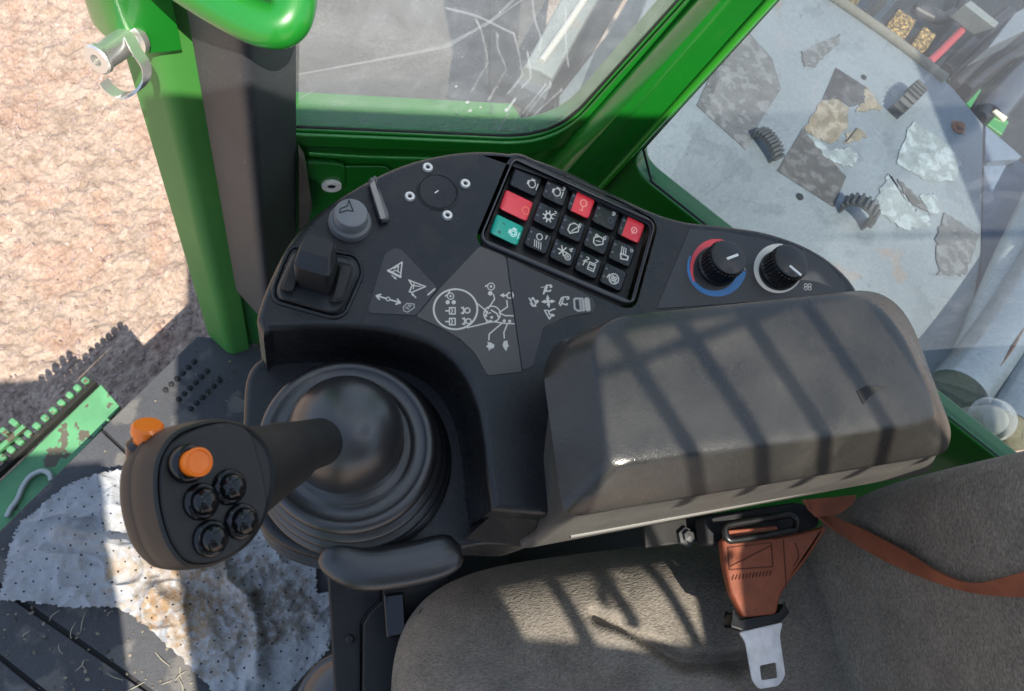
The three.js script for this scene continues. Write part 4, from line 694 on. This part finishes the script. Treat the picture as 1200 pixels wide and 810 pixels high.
// ------------------------------------------------------------------ seat
const thread = (u, v, sd) => .5 * vnoise(u, v * 2, 64, sd) + .3 * vnoise(u + .3, v * 3, 64, sd + 1) + .2 * vnoise(u, v, 200, sd + 2);
const fabricBump = tex(512, .14, (u, v) => thread(u, v, 101), false);
const fabricT = tex(512, .14, (u, v) => { const t = thread(u, v, 101), k = .48 + .24 * (t - .5) + .10 * (fbm(u, v, 5, 3, 105) - .5); return [k * 1.02, k, k * .97]; });
M.fabric = mat(lin(.86, .79, .69), .95, { map: fabricT, bumpMap: fabricBump, bumpScale: .0009, sheen: .35, sheenRoughness: .6, sheenColor: lin(.5, .5, .5) });
const seat = thing('operator_seat', 'charcoal fabric operator seat beside the armrest with striped sunlight', 'seat');
{
  // cushion: rounded block with a soft top, a pucker and a fold
  const x0 = .083, x1 = .70, z0 = -.046, z1 = .47, yt = .475, n = 170, pos = [], idx = [];
  const seg = (x, z, l) => { let d = 9; for (let k = 0; k < l.length - 1; k++) { const [ax, az] = l[k], [bx, bz] = l[k + 1], t = Math.max(0, Math.min(1, ((x - ax) * (bx - ax) + (z - az) * (bz - az)) / ((bx - ax) ** 2 + (bz - az) ** 2))); d = Math.min(d, Math.hypot(x - ax - t * (bx - ax), z - az - t * (bz - az))); } return d; };
  const pl = (l) => l.map(([a, b]) => { const p = aty(a, b, yt); return [p.x, p.z]; });
  const fold = pl([[700, 722], [735, 738], [765, 758], [792, 775], [850, 776], [900, 765]]), ridge = pl([[715, 738], [745, 758], [780, 785], [840, 795]]), pucker = pl([[738, 676], [742, 690], [738, 705]]);
  for (let j = 0; j <= n; j++) for (let i = 0; i <= n; i++) {
    const e = (t) => Math.sign(t) * (1 - Math.pow(1 - Math.abs(t), 1.35)), u = e(i / n * 2 - 1), v = e(j / n * 2 - 1);
    // square to rounded square
    const m = Math.max(Math.abs(u), Math.abs(v)), a = Math.atan2(v, u), p = 5, sr = m / Math.pow(Math.abs(Math.cos(a)) ** p + Math.abs(Math.sin(a)) ** p, 1 / p);
    const qx = sr * Math.cos(a), qz = sr * Math.sin(a), drop = Math.pow(Math.max(0, m), 9), sink = m > .86 ? 1 : 0;
    const bulge = 1 - .03 * Math.max(0, (m - .9) / .1);
    const x = (x0 + x1) / 2 + (x1 - x0) / 2 * qx * (m > .94 ? 1 - (m - .94) * .25 : 1), z = (z0 + z1) / 2 + (z1 - z0) / 2 * qz * (m > .94 ? 1 - (m - .94) * .25 : 1);
    let y = yt + .012 * (1 - m * m) - .10 * drop;
    y -= .016 * Math.exp(-((seg(x, z, fold) / .007) ** 2)); y += .013 * Math.exp(-((seg(x, z, ridge) / .02) ** 2)); y -= .003 * Math.exp(-((seg(x, z, pucker) / .004) ** 2));
    y += .003 * (fbm(x / .5 + 5, z / .5 + 5, 5, 3, 110) - .5); pos.push(x, y, z);
  }
  for (let j = 0; j < n; j++) for (let i = 0; i < n; i++) { const a = j * (n + 1) + i, b = a + 1, c = a + n + 1, d = c + 1; idx.push(a, d, b, a, c, d); }
  const g = new THREE.BufferGeometry(); g.setAttribute('position', new THREE.Float32BufferAttribute(pos, 3)); g.setIndex(idx); g.computeVertexNormals();
  const uv = [], at3 = (i, j) => V(...pos.slice((j * (n + 1) + i) * 3, (j * (n + 1) + i) * 3 + 3)), cu = [0], cv = [0], hm = n / 2; for (let i = 1; i <= n; i++) { cu.push(cu[i - 1] + at3(i, hm).distanceTo(at3(i - 1, hm))); cv.push(cv[i - 1] + at3(hm, i).distanceTo(at3(hm, i - 1))); } for (let j = 0; j <= n; j++) for (let i = 0; i <= n; i++) uv.push(cu[i], cv[j]); g.setAttribute('uv', new THREE.Float32BufferAttribute(uv, 2));
  mesh('cushion', g, M.fabric, seat);
  mesh('cushion_pan', slab(roundPoly([V(x0 + .03, 0, z0 + .03), V(x1 - .03, 0, z0 + .03), V(x1 - .03, 0, z1 - .03), V(x0 + .03, 0, z1 - .03)], .05, 6), .345, .392, .004), M.dark, seat);
  // backrest: stacked rounded sections leaning back
  const rings = [], m = 72;
  for (let k = 0; k <= 30; k++) {
    const t = k / 30, y = .40 + t * .60, w = .235 * Math.pow(Math.max(0, 1 - Math.pow(Math.abs(t * 2 - 1), 5)), .35) + .01, dp = .105 * Math.pow(Math.max(0, 1 - Math.pow(Math.abs(t * 2 - 1), 7)), .5) + .008;
    const cx = .635 + (y - .45) * .20 + .012 * Math.sin(t * 9), cz = .178, ring = [];
    for (let j = 0; j < m; j++) { const a = -j / m * 6.2832, cs = Math.cos(a), sn = Math.sin(a), ex = Math.sign(cs) * Math.abs(cs) ** .9, ez = Math.sign(sn) * Math.abs(sn) ** .85, bol = .05 * Math.pow(Math.abs(ez), 3) * (cs < 0 ? 1 : 0); ring.push(V(cx + dp * ex - bol, y, cz + w * ez)); }
    rings.push(ring);
  }
  mesh('backrest', loft(rings, { angle: 1.2 }), M.fabric, seat);
  // base under the cushion: panels, lever, bellows housing
  const L = (l, y) => l.map(([a, b]) => aty(a, b, y));
  mesh('side_panel', slab(L([[384, 660], [446, 655], [447, 702], [432, 716], [423, 730], [423, 850], [395, 850], [390, 760]], .33), .30, .33, .002), M.black, seat);
  mesh('side_panel', slab(L([[449, 655], [520, 650], [560, 850], [425, 850], [426, 731], [434, 718], [449, 704]], .345), .31, .345, .002), M.black, seat);
  mesh('lever', boxAt(aty(462, 721, .362), .022, .02, .045, 0, .003), M.gloss, seat);
  mesh('bolt', turn([[0, .005], [.003, .005], [.005, .003], [.005, 0]], aty(410, 749, .33), V(0, 1, 0), 16), M.black, seat);
  mesh('base', slab(roundPoly([V(.10, 0, .0), V(.55, 0, .0), V(.55, 0, .42), V(.10, 0, .42)], .03, 5), -.003, .305, .004), M.dark, seat);
  const hc = aty(408, 830, .25); const D = V(-.25, 1, -.05);
  const hs = mesh('bellows_housing', turn([[.062, -.06], [.062, .0], [.0585, .003], [.060, .007], [.0585, .011], [.054, .013], [.0545, .017], [.051, .021], [.044, .027], [.032, .034], [.02, .038], [0, .039]], hc, D, 56, .7), mat(lin(.03, .031, .035), .22, { clearcoat: .6 }), seat, 'glossy black ribbed housing at the seat base');
  const bp = L([[756, 615], [838, 600], [840, 632], [758, 642]], .50); mesh('hinge_plate', slab(bp, .488, .497, .002), mat(lin(.10, .098, .095), .55, { metalness: .5, map: again(dustT, .1) }), seat);
  mesh('hinge_bolt', turn([[.010, 0], [.010, .005], [.006, .0055], [.006, .010], [0, .011]], aty(803, 630, .497), V(0, 1, 0), 6), mat(lin(.12, .12, .12), .45, { metalness: .6 }), seat);
}

// ------------------------------------------------------------------ seat belt
const webT = tex(256, .02, (u, v) => { const k = .5 + .3 * Math.sin(u * 16 * 6.2832) * Math.sin(v * 16 * 6.2832) + .2 * (vnoise(u, v, 60, 121) - .5); return k; }, false);
M.web = mat(lin(.36, .115, .055), .85, { bumpMap: webT, bumpScale: .0006, map: tex(256, .12, (u, v) => { const k = .85 + .3 * (fbm(u, v, 8, 4, 122) - .5); return [k, k * .97, k * .95]; }) });
const belt = thing('seat_belt', 'rust red seat belt with leather sleeve and bare metal tongue on the seat', 'seat belt');
{
  const ribbon = (up, dn, ys, th = .0012) => {
    const a = new THREE.CatmullRomCurve3(relax(up.map(([p, q], i) => (ys ? aty(p, q, ys[i][0]) : onSeat(p, q, .014)))), false, 'centripetal'), b = new THREE.CatmullRomCurve3(relax(dn.map(([p, q], i) => (ys ? aty(p, q, ys[i][1]) : onSeat(p, q, .010)))), false, 'centripetal'), rings = [];
    for (let k = 0; k <= 50; k++) { const A = a.getPoint(k / 50), B = b.getPoint(k / 50), T = a.getTangent(k / 50), n = T.cross(B.clone().sub(A)).normalize(); const row = []; for (let j = 0; j <= 4; j++) row.push(A.clone().lerp(B, j / 4).addScaledVector(n, th)); for (let j = 4; j >= 0; j--) row.push(A.clone().lerp(B, j / 4).addScaledVector(n, -th)); rings.push(row); }
    return loft(rings, { angle: .8 });
  };
  const relax = (l) => l.map((p, i) => (i && i < l.length - 1 ? p.clone().multiplyScalar(.5).addScaledVector(l[i - 1], .25).addScaledVector(l[i + 1], .25) : p));
  const rc = new THREE.Raycaster(); seat.updateMatrixWorld(true);
  const onSeat = (px, py, lift) => { const d = ray(px, py).normalize(); rc.set(CAM, d); const h = rc.intersectObjects([seat.getObjectByName('cushion'), seat.getObjectByName('backrest')], false)[0]; return h ? h.point.addScaledVector(d, -lift) : aty(px, py, .56); };
  mesh('webbing', ribbon([[944, 589], [974, 606], [1010, 618], [1060, 642], [1104, 678], [1140, 688], [1170, 679], [1230, 660]], [[948, 597], [978, 624], [1012, 644], [1050, 664], [1100, 686], [1145, 696], [1175, 700], [1230, 700]], null), M.web, belt);
  mesh('webbing', ribbon([[940, 586], [975, 583], [1003, 580]], [[956, 606], [985, 608], [1001, 588]], [[.56, .555], [.555, .55], [.55, .55]]), M.web, belt);
  const yb = .545, L = (l, y = yb) => l.map(([a, b]) => aty(a, b, y));
  const sl = [[847, 631], [880, 629], [910, 629], [940, 624], [970, 616], [962, 632], [944, 660], [926, 682], [915, 699], [911, 720], [873, 724], [858, 695], [850, 660]];
  const lea = mat(lin(.30, .075, .03), .5, { map: again(dustT, .09), bumpMap: grainT, bumpScale: .0005 }); lea.color.setRGB(.72, .185, .075);
  const s = mesh('sleeve', slab(roundPoly(L(sl), .004, 4), yb - .012, yb, .0035, [], .8), lea, belt, 'cracked red leather sleeve');
  const st = (l) => mesh('stitching', sweep(l.map(([a, b]) => aty(a, b, yb + .0003)), [.0006], 6, 14), mat(lin(.10, .03, .015), .9), s);
  st([[853, 642], [904, 636]]); st([[904, 636], [906, 664]]); st([[906, 664], [855, 668]]); st([[855, 668], [853, 642]]); st([[856, 664], [903, 640]]);
  for (let k = 0; k < 12; k++) st([[858 + k * 4, 680 - k * .5], [860 + k * 4, 674 - k * .5]]);
  st([[918, 632], [922, 690]]); st([[932, 636], [936, 652], [930, 664]]);
  mesh('sleeve_fold', slab(roundPoly(L([[849, 622], [911, 616], [912, 629], [848, 634]], yb + .003), .002, 3), yb - .002, yb + .004, .0015), lea, s);
  const hM = mat(lin(.02, .02, .021), .35, { map: again(dustT, .1) });
  mesh('buckle_housing', slab(roundPoly(L([[826, 604], [935, 588], [965, 598], [960, 618], [912, 632], [830, 640]], .53), .006, 4), .505, .53, .004), M.dark, belt);
  mesh('buckle_loop', tubeLoop(roundPoly(L([[848, 616], [925, 603], [934, 607], [933, 622], [852, 634]], .552), .006, 5), .0038, V(0, 0, 0)), hM, belt);
  mesh('collar', slab(roundPoly(L([[858, 712], [866, 726], [912, 718], [918, 702], [925, 718], [914, 730], [870, 740], [854, 735]], .541), .002, 3), .528, .543, .002), hM, belt);
  const tg = roundPoly(L([[866, 741], [918, 729], [914, 745], [921, 792], [913, 804], [890, 808], [882, 797], [874, 752]], .536), .004, 4), hl = roundPoly(L([[891, 781], [910, 777], [912, 794], [893, 797]], .536), .0015, 3);
  mesh('tongue', slab(tg, .5335, .536, .0006, [hl]), mat(lin(.72, .73, .73), .38, { metalness: .45, map: again(dustT, .05), bumpMap: again(grainT, .02), bumpScale: .0002 }), belt, 'bare metal belt tongue');
  belt.getObjectByName('tongue').material.color.setRGB(1, 1, 1); belt.getObjectByName('tongue').material.map = tex(256, .06, (u, v) => { const k = .86 + .2 * (fbm(u, v, 7, 4, 131) - .5); return [k, k, k]; });
}

// ------------------------------------------------------------------ what stands outside the panes
const deckT = tex(1024, .8, (u, v) => {
  const s = fbm(u, v, 6, 5, 141), d = sst(.60, .70, fbm(u, v, 22, 4, 142)), f = vnoise(u, v, 300, 143), r = sst(.74, .80, fbm(u, v, 10, 5, 144)), sp = vnoise(u, v, 90, 145) > .96 ? .1 : 0, k = .74 + .15 * (s - .5) + .07 * (f - .5) - .05 * d - sp;
  return [k - .03 + r * .06, k + .015 - r * .02, k + .045 - r * .07];
});
M.deck = mat(lin(.45, .45, .445), .5, { map: deckT });
const DY = .35;
const ragged = (l, amp = .006, n = 9) => { const p = Y(l, DY), o = []; p.forEach((a, i) => { const b = p[(i + 1) % p.length]; for (let k = 0; k < n; k++) { const q = a.clone().lerp(b, k / n); q.x += (vnoise(q.x * 4.1, q.z * 4.1, 64, 150) - .5) * amp * 2; q.z += (vnoise(q.x * 4.1 + .37, q.z * 4.1, 64, 151) - .5) * amp * 2; o.push(q); } }); return o; };
{
  const deck = thing('engine_deck', 'pale blue grey metal deck with peeling grip tape outside the corner window', 'deck');
  mesh('top_plate', slab([[700, 215], [720, 100], [780, -60], [880, -60], [962, -12], [1000, 18], [1104, 90], [1118, 104], [1153, 146], [1150, 300], [1132, 420], [1130, 540], [1000, 420]].map(([a, b]) => aty(a, b, DY)), DY - .02, DY, .003), M.deck, deck);
  mesh('skirt', slab([[720, 200], [740, 40], [940, 0], [1080, 100], [1140, 170], [1125, 400], [1000, 400]].map(([a, b]) => aty(a, b, DY)), GY - .03, DY - .021, .004), mat(lin(.05, .055, .06), .7), deck);
  const z = (l) => l.map(([a, b]) => [860 + a / 3.523, 60 + b / 3.523]);
  const tapeM = (r, g, b, sd) => mat(lin(1, 1, 1), .9, { map: tex(256, .13, (u, v) => { const k = fbm(u, v, 8, 5, sd), q = sst(.5, .62, fbm(u, v, 12, 5, sd + 9)), e = vnoise(u, v, 120, sd + 3), f = .85 + .22 * (k - .5) + .2 * (e - .5); return [Math.sqrt(r) * f + q * .08, Math.sqrt(g) * f + q * .085, Math.sqrt(b) * f + q * .09]; }) });
  const T = { dark: tapeM(.08, .08, .085, 161), beige: tapeM(.36, .31, .23, 162), brown: tapeM(.145, .14, .135, 163), faded: tapeM(.20, .205, .21, 164), pale: tapeM(.40, .455, .46, 165) };
  const pieces = [
    ['faded', [[816, 124], [874, 176], [892, 140], [915, 105], [905, 70], [874, 34], [845, 60]].map((p) => p), 0], ['brown', z([[282, 322], [462, 520], [412, 645], [178, 495]]), 0], ['dark', z([[420, 70], [545, 150], [530, 215], [480, 232], [430, 197], [365, 202]]), 0],
    ['beige', z([[365, 205], [430, 200], [470, 235], [460, 330], [410, 385], [312, 345], [290, 312]]), .004], ['beige', z([[462, 345], [510, 320], [548, 350], [500, 372], [458, 382]]), .004], ['beige', z([[542, 142], [612, 240], [570, 246], [497, 250], [536, 214]]), .004], ['pale', z([[300, 345], [350, 362], [382, 410], [480, 402], [508, 440], [490, 475], [430, 470], [372, 440]]), .004],
    ['pale', z([[735, 292], [830, 352], [940, 432], [910, 533], [790, 540], [750, 510], [667, 460]]), .003], ['pale', z([[637, 502], [690, 580], [722, 640], [800, 690], [805, 722], [700, 738], [600, 672], [590, 612]]), .005], ['pale', z([[760, 602], [820, 590], [858, 640], [832, 676], [806, 672]]), .004], ['brown', z([[668, 528], [740, 592], [803, 668], [736, 636], [700, 590]]), .003], ['faded', [[938, 62], [985, 40], [982, 52], [955, 78], [942, 78]], .003], ['faded', [[1090, 215], [1100, 190], [1140, 215], [1125, 262], [1092, 262]].map(([a, b]) => [a + 6, b + 60]), .004],
  ];
  pieces.forEach(([k, l, amp], i) => mesh('tape_patch', slab(ragged(l, amp + .0006), DY + .0004, DY + .0014 + .0001 * i, 0), T[k], deck, { dark: 'dark grip tape patch', beige: 'beige dried glue patch', brown: 'grey brown grip tape patch', faded: 'faded grip tape patch', pale: 'pale blistered tape patch' }[k]));
  // toothed step loops welded on the deck
  const clM = mat(lin(.30, .31, .31), .55, { metalness: .3, map: again(dustT, .1) });
  const cleat = (p0, p1, h, w) => {
    const a = aty(...p0, DY), b = aty(...p1, DY), d = b.clone().sub(a), Ln = d.length(), u = d.clone().normalize(), s = V(-u.z, 0, u.x), rings = [], pts = [a.clone(), a.clone().addScaledVector(u, Ln * .02).setY(DY + h * .6), a.clone().addScaledVector(u, Ln * .25).setY(DY + h * .95), a.clone().lerp(b, .5).setY(DY + h), b.clone().addScaledVector(u, -Ln * .25).setY(DY + h * .95), b.clone().addScaledVector(u, -Ln * .02).setY(DY + h * .6), b.clone()], c = new THREE.CatmullRomCurve3(pts, false, 'centripetal');
    for (let k = 0; k <= 28; k++) { const P = c.getPointAt(k / 28), t = c.getTangentAt(k / 28), n = t.clone().cross(s).normalize(); rings.push([[-w, -.002], [w, -.002], [w, .002], [-w, .002]].map(([e, f]) => P.clone().addScaledVector(s, e).addScaledVector(n, f))); }
    const L0 = mesh('step_loop', loft(rings, { angle: .5 }), clM, deck, 'toothed metal step loop');
    for (let k = 2; k < 12; k++) { const P = c.getPointAt(k / 13), t = c.getTangentAt(k / 13), n = t.clone().cross(s).normalize(); if (n.y < 0) n.negate(); const g = new RoundedBoxGeometry(.0045, .006, w * 2.02, 1, .001); g.applyMatrix4(new THREE.Matrix4().makeBasis(t, n, t.clone().cross(n)).setPosition(P.clone().addScaledVector(n, .0045))); mesh('tooth', buv(g), clM, L0); }
  };
  cleat([1046, 134], [1066, 112], .036, .0115); cleat([986, 244], [1012, 264], .036, .0115); cleat([886, 160], [906, 188], .018, .011);
  const bolt = aty(1122, 150, DY);
  mesh('rusty_bolt', turn([[.013, 0], [.013, .003], [.007, .004], [.007, .010], [0, .011]], bolt, V(0, 1, 0), 10), mat(lin(.30, .13, .07), .9), deck, 'rusty bolt with stained washer');
  mesh('rust_stain', slab(ragged([[1116, 140], [1132, 148], [1130, 158], [1120, 154]], .002), DY + .0004, DY + .0009, 0), mat(lin(.42, .26, .18), .9), deck);
  for (const [a, b, r] of [[937, 231, .006], [1012, 91, .005]]) mesh('plug', turn([[0, .003], [r, .002], [r, 0]], aty(a, b, DY), V(0, 1, 0), 12), M.dark, deck);
  // dusty lip along the far edge
  mesh('edge_lip', sweep([[958, -16], [1002, 14], [1050, 48], [1100, 86], [1108, 92]].map(([a, b]) => aty(a, b, DY + .004)), [.009], 8, 30), mat(lin(.42, .35, .26), .9, { map: deckT }), deck, 'lip of the deck covered in sawdust');
  mesh('fold_panel', slab([[1154, 147], [1197, 184], [1194, 187], [1153, 190]].map(([a, b]) => aty(a, b, DY - .01)), DY - .03, DY - .008, .002), mat(lin(.22, .26, .33), .5, { map: again(deckT, .5) }), deck);
  mesh('fold_panel', slab([[1152, 192], [1192, 188], [1260, 240], [1260, 420], [1138, 420], [1150, 300]].map(([a, b]) => aty(a, b, DY - .03)), DY - .05, DY - .028, .002), mat(lin(.26, .31, .40), .45, { map: again(deckT, .5) }), deck);
}
{ // ducts lying by the deck, near the seat
  const duct = mat(lin(.60, .61, .61), .38, { metalness: .55, map: deckT });
  single('galvanised_duct', sweep([[1240, 180], [1205, 250], [1172, 320], [1140, 395], [1128, 425]].map(([a, b]) => aty(a, b, .37)), [.022, .02, .018], 18, 40), mat(lin(.72, .69, .63), .5, { map: deckT }), 'thin bare metal strip pipe beside the blue grey deck', 'pipe');
  const t = thing('wrapped_pipe', 'silvery dented pipe with a rust stain outside the corner window', 'pipe');
  mesh('tube', sweep([[1290, 235], [1230, 310], [1185, 380], [1148, 432], [1122, 462]].map(([a, b]) => aty(a, b, .40)), [.046, .044, .043, .042], 26, 60), duct, t);
  mesh('rust_band', sweep([[1205, 372], [1182, 410], [1160, 445]].map(([a, b]) => aty(a, b, .437)), [.004, .009, .003], 10, 20, .4), mat(lin(.30, .16, .11), .9, { map: deckT }), t);
  single('silver_tube', sweep([[1290, 330], [1225, 420], [1195, 470], [1180, 500]].map(([a, b]) => aty(a, b, .43)), [.036, .034, .033], 24, 40), duct, 'shorter silver tube beside the plastic cap', 'pipe');
  const cp = thing('plastic_cap', 'clear crumpled plastic cap at the pipe end by the window sill', 'cap');
  const P = aty(1163, 492, .45);
  mesh('shell', turn([[.0, .022], [.012, .0215], [.022, .018], [.0275, .010], [.029, 0], [.0305, -.004], [.0275, -.003], [.0265, .0]], P, V(-.3, 1, .2), 30, .9), mat(lin(.9, .92, .92), .12, { transmission: .75, thickness: 0 }), cp);
  mesh('core', turn([[.02, -.05], [.02, .0], [.017, .008], [0, .010]], P, V(-.3, 1, .2), 20), mat(lin(.42, .40, .35), .6), cp);
  single('sawdust_clump', ragBlob(aty(1192, 500, .44), .03), mat(lin(.52, .40, .24), .95, { map: deckT }), 'tan sawdust clump beside the plastic cap', 'sawdust');
}
function ragBlob(P, r) { const g = mergeVertices(new THREE.IcosahedronGeometry(r, 4).deleteAttribute('uv').deleteAttribute('normal')), p = g.attributes.position; for (let i = 0; i < p.count; i++) { const q = V().fromBufferAttribute(p, i), k = .7 + .7 * fbm(q.x * 4 + 5, q.z * 4 + q.y * 3 + 5, 12, 3, 171); p.setXYZ(i, P.x + q.x * k, P.y + q.y * k * .6, P.z + q.z * k); } g.computeVertexNormals(); return buv(g); }
{ // dark chassis beyond the deck
  const F = (l, y) => l.map(([a, b]) => aty(960 + a / 4.05, b / 4.05, y));
  const oil = mat(lin(.028, .029, .032), .5, { map: again(deckT, .5) });
  const ch = thing('machine_chassis', 'dark oily machine chassis with hoses beyond the pale deck', 'chassis');
  mesh('tray', slab([[880, -120], [1000, 0], [1110, 90], [1160, 150], [1215, 215], [1330, 330], [1500, 150], [1150, -200]].map(([a, b]) => aty(a, b, .12)), .06, .12, .004), oil, ch);
  mesh('frame_leg', slab([[1080, -20], [1200, 60], [1220, 180], [1120, 90]].map(([a, b]) => aty(a, b, .1)), GY - .03, .059, .004), oil, ch);
  const hose = [[[520, 280], [640, 120], [720, 30]], [[600, 340], [740, 200], [900, 60]], [[640, 400], [800, 250], [980, 130]], [[690, 430], [860, 300], [990, 220]], [[450, 40], [560, 90], [640, 60]], [[760, 560], [870, 450], [1000, 340]], [[560, 230], [650, 100], [690, -30]]];
  hose.forEach((l, i) => mesh('hose', sweep(F(l, .15 + .012 * (i % 3)), [.012 + .004 * (i % 2)], 12, 26), mat(lin(.02, .02, .022), i % 2 ? .3 : .5), ch));
  mesh('red_hose', sweep(F([[520, 296], [570, 250], [640, 180], [700, 120]], .19), [.009], 10, 20), mat(lin(.30, .05, .06), .5), ch, 'dull red hose');
  mesh('cross_beam', plateAt(F([[690, 20], [720, 0], [860, 110], [835, 130]], .24), .2, .24), mat(lin(.36, .36, .33), .6, { map: deckT }), ch);
  mesh('beam_plate', plateAt(F([[800, 230], [930, 60], [985, 30], [985, 140]], .26), .2, .26), mat(lin(.34, .35, .36), .45, { map: deckT, metalness: .3 }), ch);
  mesh('beam_plate', plateAt(F([[230, 110], [320, 20], [340, -60], [420, -60], [250, 150]], .3), .24, .3), mat(lin(.42, .38, .31), .7, { map: deckT }), ch);
  mesh('beam_plate', plateAt(F([[160, -60], [230, 10], [200, 60], [120, -10]], .26), .2, .26), mat(lin(.30, .29, .27), .7, { map: deckT }), ch);
  mesh('cylinder_barrel', sweep(F([[790, 560], [900, 430], [1000, 330]], .16), [.035], 18, 20), mat(lin(.05, .06, .08), .25), ch);
  mesh('green_bracket', plateAt(F([[700, 490], [768, 415], [770, 430], [722, 510]], .25), .22, .25), M.green, ch);
  mesh('green_bracket', plateAt(F([[800, 590], [840, 545], [905, 575], [870, 640]], .25), .21, .25), M.green, ch);
  mesh('green_bracket', plateAt(F([[550, 330], [610, 365], [600, 400], [560, 380]], .33), .28, .33), M.green, ch);
  mesh('tag_plate', plateAt(F([[835, 520], [850, 510], [905, 550], [890, 570]], .26), .2505, .256), mat(lin(.62, .55, .42), .7), ch);
  const chipM = mat(lin(.70, .55, .32), .95, { map: tex(256, .06, (u, v) => { const k = .62 + .9 * (fbm(u, v, 14, 3, 181) - .5) + .25 * (vnoise(u, v, 60, 182) - .5); return [k, k * .94, k * .8]; }), bumpMap: tex(256, .06, (u, v) => fbm(u, v, 14, 3, 181), false), bumpScale: .01 });
  const heap = (l, y, lab) => { const m = single('chip_block', plateAt(F(l, y), y - .05, y), chipM, lab, 'wood chips', 'wood chip blocks'); };
  heap([[380, 42], [464, 96], [405, 193], [317, 126]], .26, 'square heap of tan wood chips beside the dusty deck lip, the larger one');
  heap([[500, 122], [558, 166], [515, 230], [437, 212]], .26, 'small square heap of tan wood chips beside the red hose');
  heap([[150, -30], [195, -5], [180, 25], [140, 0]], .30, 'sliver of tan wood chips at the end of the deck lip');
}
function plateAt(pts, y0, y1) { return slab(pts, y0, y1, .002); }
{ // beyond the side window
  const G = thing('boom_panel', 'dark scratched steel panel outside the side window', 'panel');
  const scuff = tex(512, .45, (u, v) => { const s = fbm(u, v, 5, 5, 191), st = vnoise(u * 1, v + u * .2, 6, 192) * vnoise(u, v, 200, 193), k = .42 + .22 * (s - .5) + .15 * (st - .3) + .06 * vnoise(u, v, 256, 194); return [k * 1.02, k, k * .97]; });
  const L = (l, y) => l.map(([a, b]) => aty(a, b, y));
  mesh('sheet', slab(L([[250, 175], [250, -90], [655, -90], [640, 30], [600, 165]], .22), .19, .22, .004), mat(lin(.62, .58, .54), .5, { map: scuff }), G);
  mesh('support', slab(L([[360, 100], [360, -40], [600, -40], [580, 100]], .2), GY - .03, .192, .004), M.dark, G);
  mesh('raised_bar', slab(L([[520, -60], [560, -60], [545, 165], [520, 165]].map(([a, b]) => [a + 55, b]), .235), .2205, .235, .002), mat(lin(.12, .12, .125), .5, { map: scuff }), G);
  const bm = thing('pale_beam', 'dusty cream beam running away outside the side window', 'beam');
  mesh('flange', slab(L([[613, 78], [632, 82], [648, 92], [700, 0], [735, -60], [690, -60]], .30), .25, .30, .005), mat(lin(.55, .52, .44), .6, { map: deckT }), bm);
  mesh('ridge', sweep(L([[634, 72], [672, 18], [715, -50]], .302), [.006], 8, 12), mat(lin(.62, .58, .50), .6), bm);
  mesh('end_cap', slab(L([[604, 96], [614, 80], [648, 94], [640, 116]], .27), .2225, .27, .003), mat(lin(.24, .24, .25), .6, { map: deckT }), bm);
  mesh('web_plate', slab(L([[616, 84], [640, 96], [700, 0], [690, -30]], .25), .10, .249, .002), M.dark, bm);
  const d2 = thing('walkway_plate', 'light blue grey plate seen past the cream beam', 'plate');
  mesh('plate', slab(L([[655, 160], [655, 112], [712, 40], [770, -60], [860, -60], [770, 90], [700, 175]], .24), .22, .24, .003), M.deck, d2);
  mesh('leg', slab(L([[690, 120], [720, 70], [750, 70], [710, 130]], .22), GY - .03, .2205, .003), M.dark, d2);
  single('dark_channel', slab(L([[600, 168], [628, 100], [650, 92], [720, -60], [764, -60], [706, 40], [650, 112], [650, 168]], .16), .10, .16, .003), mat(lin(.07, .07, .075), .6, { map: scuff }), 'dark channel between the cream beam and the light plate', 'channel');
}
renderer.render(scene, camera);
